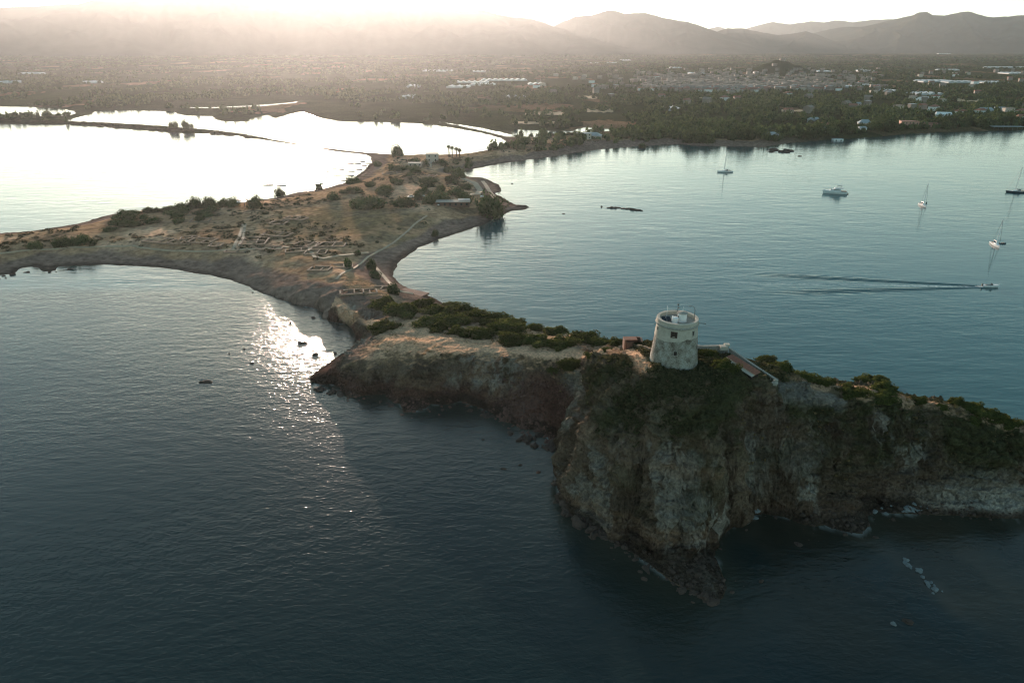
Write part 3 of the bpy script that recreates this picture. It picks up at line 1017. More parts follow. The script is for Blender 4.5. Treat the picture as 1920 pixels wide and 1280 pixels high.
def tower_stone():
    """rubble masonry: warm patches, dark joints, remains of plaster"""
    m, nt, b = newmat('tower_masonry')
    tc = N(nt, 'ShaderNodeTexCoord')
    vo = N(nt, 'ShaderNodeTexVoronoi', i_Scale=3.4, feature='DISTANCE_TO_EDGE')
    mp = N(nt, 'ShaderNodeMapping')
    mp.inputs['Scale'].default_value = (1, 1, 1.5)
    nt.links.new(tc.outputs['Object'], mp.inputs['Vector'])
    nt.links.new(mp.outputs[0], vo.inputs['Vector'])
    nz = N(nt, 'ShaderNodeTexNoise', i_Scale=0.55, i_Detail=6.0, i_Roughness=0.7)
    nt.links.new(tc.outputs['Object'], nz.inputs['Vector'])
    n2 = N(nt, 'ShaderNodeTexNoise', i_Scale=4.0, i_Detail=6.0, i_Roughness=0.75)
    nt.links.new(tc.outputs['Object'], n2.inputs['Vector'])
    jr = N(nt, 'ShaderNodeMapRange')
    for k, v in (('From Min', 0.0), ('From Max', 0.09), ('To Min', 0.45), ('To Max', 1.0)):
        jr.inputs[k].default_value = v
    nt.links.new(vo.outputs['Distance'], jr.inputs[0])
    cr = N(nt, 'ShaderNodeValToRGB')
    e = cr.color_ramp.elements
    e[0].position = 0.36; e[0].color = (0.13, 0.105, 0.08, 1)
    e[1].position = 0.66; e[1].color = (0.46, 0.455, 0.41, 1)
    k = e.new(0.5); k.color = (0.32, 0.295, 0.245, 1)
    mixn = N(nt, 'ShaderNodeMath', operation='MULTIPLY_ADD')
    nt.links.new(n2.outputs[0], mixn.inputs[0])
    mixn.inputs[1].default_value = 0.55
    nt.links.new(nz.outputs[0], mixn.inputs[2])
    sb = N(nt, 'ShaderNodeMath', operation='SUBTRACT')
    nt.links.new(mixn.outputs[0], sb.inputs[0])
    sb.inputs[1].default_value = 0.27
    nt.links.new(sb.outputs[0], cr.inputs[0])
    vm = N(nt, 'ShaderNodeVectorMath', operation='SCALE')
    nt.links.new(cr.outputs[0], vm.inputs[0])
    nt.links.new(jr.outputs[0], vm.inputs['Scale'])
    nt.links.new(vm.outputs[0], b.inputs['Base Color'])
    b.inputs['Roughness'].default_value = 0.95
    bp = N(nt, 'ShaderNodeBump', i_Distance=0.1)
    nt.links.new(jr.outputs[0], bp.inputs['Height'])
    nt.links.new(bp.outputs[0], b.inputs['Normal'])
    return m


M['masonry'] = tower_stone()

def where(px, stops):
    """words for the stretch a pixel column lies in"""
    for lim, words in stops:
        if px < lim:
            return words
    return stops[-1][1]


SHORE = [(1340, 'at the left end of the belt by the side-on sailing boat'), (1420, 'left of the rock cluster off the far shore'), (1500, 'behind the rock cluster off the far shore'), (1560, 'between the beach hut and the rock cluster'),
         (1620, 'behind the white beach hut'), (1690, 'between the blue peaked roof and the pink villa'), (1740, 'close to the pink villa'), (1800, 'right of the pink villa'), (1860, 'left of the long beach canopy'), (2000, 'above the long beach canopy')]


# ------------------------------------------------------------------ the tower
TX, TY, TZ = 33.9, 130.2, 29.3


def build_tower():
    t = empty('watchtower', (TX, TY, TZ))
    tag(t, 'round stone watchtower with plastered upper band on top of the bluff', 'tower')
    # profile: base skirt, battered shaft
    def rad(z):
        return 4.95 - 0.80 * sstep(0, 8.0, np.array(z)).item() * 1.0
    n = 96
    zs = np.linspace(-1.8, 6.9, 60)
    b = MB()
    prof = []
    for z in zs:
        prof.append((5.05 if z < 0 else 4.98 - 0.105 * z + 0.10 * math.exp(-z * 2), z))
    b.lathe(prof, n, cap=False)
    shaft = b.build('shaft', M['masonry'], t, smooth=False)
    co = np.empty(len(shaft.data.vertices) * 3, np.float32)
    shaft.data.vertices.foreach_get('co', co)
    co = co.reshape(-1, 3)
    d = fbm3(co[:, 0] + 20, co[:, 1] + 20, co[:, 2] + 20, 0.7, 3) * 0.045
    r = np.hypot(co[:, 0], co[:, 1])
    co[:, 0] *= (r + d) / r; co[:, 1] *= (r + d) / r
    shaft.data.vertices.foreach_set('co', co.ravel())
    shaft.data.update()
    # plaster band, its ragged lower edge stands 3 cm proud of the masonry
    b = MB()
    vs, fs = [], []
    na = 160
    rows = 6
    for j in range(rows):
        for i in range(na):
            a = 2 * math.pi * i / na
            low = 6.35 - 0.35 * math.sin(a * 2 + 0.4) + 0.12 * float(fbm2(np.array([a * 6]), np.array([3.0]), 1.0, 4, 3)[0])
            z = low + (8.75 - low) * j / (rows - 1)
            rr = 4.98 - 0.105 * z + 0.06
            vs.append((rr * math.cos(a), rr * math.sin(a), z))
    for i in range(na):
        a = 2 * math.pi * i / na
        z = vs[i][2]
        rr = 4.98 - 0.105 * z - 0.05
        vs.append((rr * math.cos(a), rr * math.sin(a), z))
    for j in range(rows - 1):
        for i in range(na):
            k = (i + 1) % na
            fs.append((j * na + i, j * na + k, (j + 1) * na + k, (j + 1) * na + i))
    for i in range(na):
        k = (i + 1) % na
        fs.append((rows * na + i, rows * na + k, k, i))
    b.add(vs, fs)
    b.build('plaster_band', M['plaster'], t, smooth=True)
    # cornice roll and parapet
    R0 = 4.14
    b = MB()
    pr = []
    for k in range(9):
        a = -math.pi / 2 + math.pi * k / 8
        pr.append((R0 + 0.02 + 0.24 * math.cos(a), 8.98 + 0.24 * math.sin(a)))
    b.lathe(pr, 96, cap=False)
    b.build('cornice', M['stone'], t, smooth=True)
    b = MB()
    b.lathe([(R0 + 0.04, 9.20), (R0 + 0.06, 9.95), (R0 + 0.02, 10.02), (R0 - 0.50, 10.02), (R0 - 0.54, 9.95), (R0 - 0.54, 9.26)], 96, cap=False)
    b.build('parapet', M['plaster'], t)
    MB().lathe([(R0 - 0.42, 9.0), (R0 - 0.42, 9.27)], 64).build('terrace', M['stone'], t)
    # openings: reveal boxes standing a little proud, dark inside
    def opening(px, py, w, h, z, name='window'):
        a = px
        r_ = 4.98 - 0.105 * z + (0.07 if z > 6.3 else 0.04)
        fr = MB()
        cx, cy = r_ * math.cos(a), r_ * math.sin(a)
        rz = a + math.pi / 2
        for dx in (-w / 2 - 0.07, w / 2 + 0.07):
            fr.box((cx + dx * math.cos(rz), cy + dx * math.sin(rz), z), (0.14, 0.16, h + 0.28), rz)
        for dz in (-h / 2 - 0.07, h / 2 + 0.07):
            fr.box((cx, cy, z + dz), (w - 0.004, 0.15, 0.14), rz)
        f = fr.build('window', M['frame'] if z > 6 and w > 0.8 else M['stone'], t)
        g = MB().box((cx, cy, z), (w, 0.06, h), rz).build('pane', M['darkhole'], f)
        if w > 0.8:
            MB().box((cx + 0.06 * math.cos(a), cy + 0.06 * math.sin(a), z), (0.06, 0.05, h), rz).build('mullion', M['frame'], f)
    toc = math.atan2(-TY, -TX)      # direction to the camera
    opening(toc - 0.085, 0, 1.05, 1.05, 7.75)
    opening(toc + 0.085 - 0.03, 0, 0.62, 0.85, 3.9)
    opening(toc + 0.90, 0, 0.38, 1.0, 7.75)
    opening(toc - 1.08, 0, 0.30, 0.5, 8.0)
    # hollow under the lower window where the facing fell out
    # lookout hut (turret) on the terrace and the smaller one beside it
    def hut(x, y, r, h, name, cone):
        o = MB().lathe([(r + 0.06, 9.26), (r + 0.06, 9.34), (r, 9.36), (r, 9.3 + h)], 32, (x, y, 0)).build(name, M['white'], t, smooth=True)
        cpm = MB().lathe([(r + 0.16, 9.3 + h), (r + 0.16, 9.38 + h), (r * 0.45, 9.45 + h + cone)], 32, (x, y, 0)).build('roof_cap', M['stone'] if r > 0.8 else M['white'], o, smooth=True)
        return o
    h1 = hut(0.85, -0.2, 0.92, 1.75, 'turret', 0.12)
    MB().box((-0.05, -0.62, 10.25), (0.24, 0.16, 0.6), -0.3).build('slit', M['darkhole'], h1)
    hut(-0.75, -1.0, 0.52, 0.95, 'turret', 0.05)
    MB().box((-1.22, -0.75, 9.9), (0.18, 0.5, 1.4)).build('chimney', M['white'], t)
    # four solar panels
    for i in range(2):
        for j in range(2):
            x, y = -2.75 + i * 0.95, 0.15 - j * 0.9 + 0.4
            m_ = MB()
            vs = [(x - .38, y - .33, 9.45), (x + .38, y - .33, 9.45), (x + .38, y + .30, 9.85), (x - .38, y + .30, 9.85)]
            vs2 = [(a_, b_, c_ - .05) for a_, b_, c_ in vs]
            m_.add(vs + vs2, [(0, 1, 2, 3), (7, 6, 5, 4), (0, 4, 5, 1), (1, 5, 6, 2), (2, 6, 7, 3), (3, 7, 4, 0)])
            sp_ = m_.build('solar_panel', M['solar'], t)
            for sx_ in (-.3, .3):
                MB().box((x + sx_, y + .22, 9.53), (.05, .05, .5)).build('stand', M['metal'], sp_)
    # masts and lamps
    MB().tube([(-1.9, 1.6, 9.27), (-1.9, 1.6, 11.3)], 0.05, 8).lathe([(0.1, 11.3), (0.14, 11.4), (0.14, 11.7), (0.05, 11.85)], 10, (-1.9, 1.6, 0)).build('beacon', M['white'], t)
    MB().tube([(0.1, 0.9, 9.27), (0.1, 0.9, 12.3)], 0.06, 8).box((0.1, 0.9, 12.45), (0.35, 0.2, 0.28)).box((0.25, 0.9, 11.7), (0.5, 0.12, 0.12)).box((-0.1, 0.9, 11.2), (0.45, 0.12, 0.12)).build('antenna', M['metal'], t)
    MB().tube([(0.9, 0.0, 11.0), (1.0, 0.0, 12.3)], 0.10, 8, 0.06).build('flue', M['white'], t)
    q = [(3.55, 0.6, 9.27), (3.55, 0.6, 11.2), (3.5, 0.6, 11.7), (3.25, 0.6, 12.05), (2.9, 0.6, 12.2), (2.5, 0.6, 12.2)]
    MB().tube(q, 0.055, 8).box((2.4, 0.6, 12.17), (0.5, 0.22, 0.1)).build('lamp_post', M['metal'], t)
    MB().tube([(4.0, -0.9, 9.1), (5.4, -1.2, 9.1)], 0.07, 8).box((5.4, -1.2, 9.1), (0.3, 0.2, 0.16)).build('floodlight_arm', M['metal'], t)
    MB().tube([(-4.0, -1.1, 9.1), (-4.9, -1.3, 9.1)], 0.05, 8).box((-4.9, -1.3, 9.1), (0.25, 0.2, 0.14)).build('floodlight_arm', M['metal'], t)
    return t


build_tower()


# ------------------------------------------------------------------ walls, hut and pillars beside the tower
def wall_run(name, pts_, zt, thick, mat, label, cat='wall', parent=None, under=2.0):
    """a standing wall along points; zt = tops"""
    secs = []
    m = len(pts_)
    for i in range(m):
        p = Vector(pts_[i][:2]).to_3d()
        d = (Vector(pts_[min(i + 1, m - 1)][:2]) - Vector(pts_[max(i - 1, 0)][:2])).normalized()
        nx, ny = -d.y * thick / 2, d.x * thick / 2
        g = hz(p.x, p.y) - under
        z = zt[i]
        secs.append([(p.x - nx, p.y - ny, g), (p.x + nx, p.y + ny, g), (p.x + nx, p.y + ny, z), (p.x - nx, p.y - ny, z)])
    o = MB().loft(secs).build(name, mat, parent)
    if label:
        tag(o, label, cat)
    return o


def fine(pts_, step):
    out = []
    for a, b in zip(pts_[:-1], pts_[1:]):
        n = max(1, int(math.hypot(b[0] - a[0], b[1] - a[1]) / step))
        for k in range(n):
            out.append((a[0] + (b[0] - a[0]) * k / n, a[1] + (b[1] - a[1]) * k / n))
    out.append(tuple(pts_[-1][:2]))
    return out


wp = fine([(38.2, 136.6), (43, 137), (47.3, 136.6)], 1.2)
wall_run('stone_wall', wp, [30.1 + 0.1 * math.sin(i * 1.3) for i in range(len(wp))], 0.55, M['stone'],
         'long brown stone wall standing right behind the watchtower beside the sea')
wp = fine([(47.45, 136.0), (50.4, 131), (54.4, 125.2)], 1.2)
wall_run('stone_wall', wp, [29.9 - 2.4 * (i / (len(wp) - 1)) for i in range(len(wp))], 0.5, M['stone'],
         'sloping stone wall running down behind the shed roof to the gate pillar')
MB_ = MB().box((46.1, 136.2, 29.9), (1.6, 1.2, 0.9)).box((47.0, 136.9, 30.3), (1.1, 0.9, 0.35))
tag(MB_.build('stone_block', M['plaster']), 'pale squared stone block at the corner where the two walls meet', 'stone block')


def shed():
    s = empty('shed', (48.4, 128.4, 28.0))
    tag(s, 'low lean-to shed with reddish tiled roof and white edge right of the tower', 'shed')
    # axis from (46.6,132.2) to (50.0,124.8)
    A_, B_ = Vector((46.9, 132.4)), Vector((50.3, 124.9))
    d = (B_ - A_).normalized()
    nrm = Vector((d.y, -d.x))
    if nrm.x > 0:
        nrm = -nrm
    def pt(u, v, z):
        q_ = A_ + (B_ - A_) * u + nrm * v
        return (q_.x - 48.4, q_.y - 128.4, z - 28.0)
    zt0, zt1 = 29.9, 29.35
    w = MB()
    w.add([pt(0.02, 0.1, 26.6), pt(0.98, 0.1, 26.6), pt(0.98, 1.9, 26.6), pt(0.02, 1.9, 26.6), pt(0.02, 0.1, zt0 - .06), pt(0.98, 0.1, zt0 - .5), pt(0.98, 1.9, zt1 - .5), pt(0.02, 1.9, zt1 - .06)],
          [(0, 3, 2, 1), (4, 5, 6, 7), (0, 1, 5, 4), (1, 2, 6, 5), (2, 3, 7, 6), (3, 0, 4, 7)])
    w.build('wall', M['darkhole'], s)
    r = MB()
    def slab(u0, u1, v0, v1, za, zb, th, mb):
        f = lambda v: (zt0 + (zt1 - zt0) * v / 2.1)
        vs = []
        for dz in (0, -th):
            for (u, v) in ((u0, v0), (u1, v0), (u1, v1), (u0, v1)):
                vs.append(pt(u, v, f(v) - 0.44 * u + dz + za))
        mb.add(vs, [(0, 1, 2, 3), (7, 6, 5, 4), (0, 4, 5, 1), (1, 5, 6, 2), (2, 6, 7, 3), (3, 7, 4, 0)])
    slab(-0.02, 1.02, -0.1, 1.35, 0.05, 0, 0.14, r)
    for k in range(26):
        u = -0.01 + k * 1.02 / 26
        slab(u, u + 0.02, -0.1, 1.35, 0.10, 0, 0.04, r)
    ro = r.build('roof', M['tile'], s)
    r = MB(); slab(-0.02, 1.02, 1.352, 1.50, 0.07, 0, 0.12, r); r.build('roof_band', M['pathm'], ro)
    r = MB(); slab(0.22, 1.02, 1.502, 2.10, 0.0, 0, 0.10, r); r.build('eave', M['cream'], ro)


shed()


def gate_pillar():
    g = empty('gate_pillar', (53.4, 124.0, 24.8))
    tag(g, 'weathered grey rubble pillar at the lower end of the sloping wall', 'pillar')
    vs = MB()
    zz = 0.0
    for k in range(9):
        s_ = 0.95 - 0.02 * k + random.uniform(-.08, .08)
        vs.box((random.uniform(-.07, .07), random.uniform(-.07, .07), zz + 0.16 - 0.6), (s_, s_, 0.36), random.uniform(-.25, .25))
        zz += 0.355
    vs.build('shaft', M['stone'], g)
    MB().lathe([(0.62, zz - 0.6), (0.68, zz - 0.48), (0.3, zz - 0.2), (0.34, zz + 0.05), (0.12, zz + 0.25)], 10).build('cap', M['stone'], g)


gate_pillar()


def ruin_block():
    x, y = 27.7, 143.6
    z = 27.2
    g = empty('ruined_building', (x, y, z))
    tag(g, 'small roofless reddish brick ruin left of the tower on the ridge', 'ruin')
    b = MB()
    b.box((-1.9, 0, 0.4), (0.5, 2.4, 2.6)).box((0, 1.0, 0.5), (3.3, 0.45, 2.4)).box((1.9, 0, 0.2), (0.5, 2.4, 2.6)).box((-0.9, -1.0, 0.25), (1.3, 0.45, 2.0)).box((1.0, -1.0, -0.1), (1.3, 0.45, 1.5))
    b.build('wall', M['brick'], g)
    MB().box((-0.6, 0.1, 1.62), (2.9, 1.9, 0.22), 0.03).build('broken_roof', M['tile'], g)
    MB().box((0.32, -1.26, 0.1), (0.7, 0.12, 1.3)).build('doorway', M['darkhole'], g)


ruin_block()
rp = [hit(1192, 652)[:2], hit(1200, 668)[:2], hit(1209, 682)[:2], hit(1216, 694)[:2]]
rp = [(27.9, 141.6), (29.2, 137.6), (30.3, 133.6), (30.9, 129.8)]
rf = fine(rp, 1.0)
wall_run('parapet_wall', rf, [hz(*p) + 0.65 for p in rf], 0.28, M['ruin'], 'thin pale parapet wall edging the ramp just left of the tower', under=1.0)

# ------------------------------------------------------------------ rocks
def rock_mesh(name, seed, mat, sub=3, flat=0.8):
    import bmesh
    bm = bmesh.new()
    bmesh.ops.create_icosphere(bm, subdivisions=sub, radius=1.0)
    co = np.array([v.co[:] for v in bm.verts])
    n = fbm3(co[:, 0] + seed * 3.1, co[:, 1] + 9, co[:, 2] + 5, 0.9, 2) * 0.6
    n = n + (0.25 - np.abs(fbm3(co[:, 0] + seed, co[:, 1] + 2, co[:, 2] + 8, 0.45, 3)) * 0.3)
    for v, k in zip(bm.verts, n):
        v.co *= 0.9 + k
        v.co.z *= flat
    me = bpy.data.meshes.new(name)
    bm.to_mesh(me)
    bm.free()
    me.materials.append(mat)
    return me


rockm = [rock_mesh('rock', s, M['rock']) for s in range(5)]
palem = [rock_mesh('rock', 9 + s, M['sheen_rock']) for s in range(3)]


def rock(x, y, sx, sy, sz, me, label, group=None, name='rock', z=0.0, rz=None):
    o = bpy.data.objects.new(name, me)
    o.location = (x, y, z)
    o.scale = (sx, sy, sz)
    o.rotation_euler = (0, 0, random.uniform(0, 6.28) if rz is None else rz)
    link(o)
    return tag(o, label, 'rock', group)


# larger lone rocks: pixel, width m, depth m, height m
LONE = [(388, 716, 5.2, 1.6, 0.9, 'long dark rock breaking the surface farthest left in the near sea'),
        (472, 681, 2.2, 0.8, 0.6, 'small dark double rock in the sea between the glints'),
        (430, 663, 1.0, 0.5, 0.4, 'tiny dark rock left of the sun glitter'),
        (458, 654, 1.1, 0.5, 0.4, 'tiny dark rock nearest the left edge of the sun glitter'),
        (567, 643, 4.6, 1.5, 0.8, 'broad flat rock in the brightest sun glitter'),
        (592, 665, 2.6, 1.4, 1.0, 'blocky rock in the glitter just off the rocky point'),
        (628, 663, 1.8, 0.9, 0.8, 'small rock touching the rocky point at the waterline'),
        (882, 770, 3.0, 1.8, 1.0, 'reddish rock just off the cobble cove'),
        (593, 729, 1.6, 0.8, 0.5, 'small dark rock below the tip of the rocky point'),
        (1128, 388, 1.6, 1.2, 1.6, 'single upright rock beside the long reef in the bay'),
        (1057, 401, 2.6, 1.2, 0.5, 'low dark rock alone in the bay off the wooded point'),
        (960, 345, 3.2, 1.2, 0.8, 'dark rock off the round headland of the bay'),
        (545, 605, 1.6, 0.8, 0.7, 'small rock standing in the bright near cove'),
        (588, 596, 2.4, 1.0, 0.7, 'rock in the shallows close to the near beach'),
        (990, 832, 1.6, 0.8, 0.6, 'dark rock among those off the cobble beach'),
        (945, 879, 2.0, 0.8, 0.5, 'low rock awash farthest from the cobble beach'),
        (975, 872, 1.6, 0.8, 0.5, 'low rock awash beside another off the bluff'),
        (906, 824, 1.4, 0.6, 0.4, 'small rock awash off the middle of the cove'),
        (1500, 293, 6.0, 2.0, 0.8, 'flat dark rock near the wooded far shore'),
        (132, 505, 3.5, 1.4, 0.8, 'small dark rock just off the left beach'),
        ]
for i, (px, py, w, d, h, lb) in enumerate(LONE):
    x, y, _ = at(px, py)
    rock(x, y, w * .30, d * .36, h * .6, rockm[i % 5], lb, rz=random.uniform(-.15, .15), z=0.05)
for (cx_, cy_, w_, n_, lb, grp) in [(1172, 391, 62, 12, 'rock of the long black reef in the middle of the bay', 'rocks of the reef in the bay'),
                                    (1462, 284, 46, 12, 'dark rock of the cluster off the wooded far shore', 'rocks off the wooded shore'),
                                    (975, 389, 26, 10, 'dark jagged rock at the tip of the wooded point', 'rocks at the tip of the wooded point')]:
    for k in range(n_):
        t = (k + 0.5) / n_
        px = cx_ - w_ / 2 + w_ * t
        py = cy_ + (-2 + 5 * t if cx_ == 1172 else (-4 + 6 * random.random()))
        x, y, _ = at(px, py)
        s_ = random.uniform(0.9, 1.7) * (1.7 if cx_ == 1462 else 1.1)
        rock(x + random.gauss(0, .6), y + random.gauss(0, 1.0), s_ * random.uniform(.7, 1.6), s_ * 0.8, s_ * random.uniform(.3, .8), rockm[k % 5], lb, grp, rz=random.uniform(-.3, .3), z=-0.1)
# shoreline boulders
def shore_rocks(n, poly, smin, smax, label, grp, mats=rockm, off=2.5, z=-0.05):
    for k in range(n):
        i = random.randrange(len(poly) - 1)
        t = random.random()
        px = poly[i][0] * (1 - t) + poly[i + 1][0] * t + random.gauss(0, off)
        py = poly[i][1] * (1 - t) + poly[i + 1][1] * t + abs(random.gauss(0, off))
        x, y, zz = at(px, py)
        h_ = hz(x, y)
        s_ = smin + (smax - smin) * random.random() ** 2.2
        rock(x, y, s_, s_ * random.uniform(.6, 1), s_ * random.uniform(.6, .95), mats[k % len(mats)],
             ('large ' if s_ > smin + .55 * (smax - smin) else 'small ' if s_ < smin + .12 * (smax - smin) else '') + label + ('' if len(label.split()) > 12 else ', left part' if t + i < (len(poly) - 1) / 3 else ', middle part' if t + i < (len(poly) - 1) * 2 / 3 else ', right part'), grp, z=max(h_, -0.2) + z)


shore_rocks(42, [(975, 800), (1000, 812), (1030, 828), (1050, 838), (1000, 826), (960, 812)], 0.25, 1.3, 'reddish boulder at the water edge of the cobble cove', 'boulders at the edge of the cove', off=7)
shore_rocks(42, [(600, 725), (640, 738), (700, 745), (758, 768), (820, 768), (880, 762), (940, 788)], 0.3, 1.5, 'reddish boulder at the foot of the plateau cliff', 'boulders under the plateau cliff', off=3)
shore_rocks(38, [(460, 540), (520, 563), (570, 582), (610, 600), (660, 618), (668, 640), (660, 655)], 0.15, 0.6, 'dark stone in the bright shallows of the near beach', 'stones in the shallows', off=6)
shore_rocks(42, [(1046, 905), (1055, 945), (1080, 975), (1130, 1006), (1200, 1048), (1280, 1102), (1345, 1122)], 0.3, 1.6, 'boulder lying along the waterline at the foot of the tower bluff', 'boulders under the bluff', off=4)
shore_rocks(12, [(0, 520), (30, 512), (70, 506), (110, 509)], 0.5, 1.3, 'dark boulder on the rocky left end of the near beach', 'boulders at the left end of the beach', off=4)
for grp_, poly_, n_, lb_ in [('pale boulders under the eastern cliff', [(1645, 955), (1680, 962), (1715, 950), (1745, 958)], 18, 'wet boulder with painted bluish sheen in the dark cove under the eastern cliff'),
                             ('pale boulders on the reef', [(1700, 1050), (1722, 1075), (1745, 1100), (1768, 1118)], 16, 'wet boulder with painted bluish sheen on the submerged reef at lower right'),
                             ('pale boulders in the gully', [(1390, 980), (1408, 972), (1420, 958)], 9, 'pale boulder at the foot of the gully beside the bluff'),
                             ('pale boulders on the left flank', [(1056, 905), (1064, 930), (1072, 925)], 7, 'pale flat boulder on the left flank of the bluff at the waterline')]:
    for k in range(n_):
        i = random.randrange(len(poly_) - 1)
        t = random.random()
        px = poly_[i][0] * (1 - t) + poly_[i + 1][0] * t + random.gauss(0, 5)
        py = poly_[i][1] * (1 - t) + poly_[i + 1][1] * t + random.gauss(0, 4)
        x, y, zz = hit(px, py)
        s_ = random.uniform(.12, .35) + 0.4 * random.random() ** 3
        rock(x, y, s_ * 1.2, s_, s_ * .6, palem[k % 3], lb_, grp_, z=zz + 0.05)
for px_, py_, w_ in [(1675, 1170, 0.45), (1495, 1020, 0.8), (1700, 1165, 0.9)]:
    x, y, _ = at(px_, py_)
    rock(x, y, w_, w_ * .7, .35, palem[0] if w_ < .5 else rockm[1], {0.45: 'single pale rock in the dark shallows at lower right', 0.8: 'dark rock awash below the gully mouth', 0.9: 'dark rock awash beside the single pale rock'}[w_], z=0)


# ------------------------------------------------------------------ vegetation
def leaf_cloud(n, rx, ry, rz_, size, seed, lobes=0.3, zmin=-0.1, core=0.82, upright=False):
    """leaf-sized faces through a lumpy shell round a solid darker core"""
    r_ = np.random.default_rng(seed)
    d = r_.normal(size=(n, 3))
    d[:, 2] = np.abs(d[:, 2]) * 1.0 + zmin * r_.random(n)
    d /= np.linalg.norm(d, axis=1, keepdims=True)

    def bump(d):
        k = fbm3(d[:, 0] * 2 + seed, d[:, 1] * 2 + 5, d[:, 2] * 2 + 9, 1.1, 3)
        return 1 + lobes * k
    rr = bump(d) * (1 - 0.22 * r_.random(n) ** 2)
    p = d * rr[:, None] * np.array([rx, ry, rz_])
    nrm = d + r_.normal(size=(n, 3)) * 0.6
    nrm /= np.linalg.norm(nrm, axis=1, keepdims=True)
    t = np.cross(nrm, r_.normal(size=(n, 3)))
    t /= np.linalg.norm(t, axis=1, keepdims=True)
    b = np.cross(nrm, t)
    s = size * (0.6 + 0.8 * r_.random(n))[:, None]
    V = np.stack([p - t * s, p - b * s * .6, p + t * s, p + b * s * .6], 1).reshape(-1, 3)
    F = np.arange(4 * n).reshape(-1, 4)
    # core: lat-long dome
    na, nb = 18, 8
    u = np.linspace(0, 2 * np.pi, na, endpoint=False)
    v = np.linspace(-0.25, np.pi / 2, nb)
    U, W_ = np.meshgrid(u, v)
    dc = np.stack([np.cos(U) * np.cos(W_), np.sin(U) * np.cos(W_), np.sin(W_)], -1).reshape(-1, 3)
    pc = dc * (bump(dc) * core)[:, None] * np.array([rx, ry, rz_])
    Fc = grid_faces(nb, na, None, True) + len(V)
    return np.concatenate([V, pc]), np.concatenate([F, Fc])


def leaf_mesh(name, mat, **k):
    V, F = leaf_cloud(**k)
    o = mesh_np(name, V, F, mat)
    me = o.data
    bpy.data.objects.remove(o)
    return me


bushm = [leaf_mesh('bush', M['bush'], n=2600, rx=1, ry=1, rz_=0.60, size=0.066, seed=s, lobes=0.55) for s in range(6)]
bush_s = [leaf_mesh('bush', M['scrub'], n=700, rx=1, ry=1, rz_=0.75, size=0.10, seed=20 + s, lobes=0.4) for s in range(4)]


def bush(px, py, w, h, label, group, meshes=None, name='bush', depth=None, pos=None):
    x, y, z = pos if pos else hit(px, py)
    dist = math.sqrt(x * x + y * y + (CAM_H - z) ** 2)
    wm = w / FPX * dist * 0.5
    ms = meshes or bushm
    o = bpy.data.objects.new(name, random.choice(ms))
    wm = wm * (0.8 if px > 1500 else 1)
    dep = wm * (depth or random.uniform(.8, 1.1))
    o.location = (x, y + dep * 0.6, max(hz(x, y + dep * 0.6), 0) - 0.1)
    o.scale = (wm, dep, h if h else wm * random.uniform(.75, 1.0))
    o.rotation_euler = (0, 0, random.uniform(-.5, .5) + random.choice([0, 3.14]))
    link(o)
    return tag(o, label, 'bush', group)


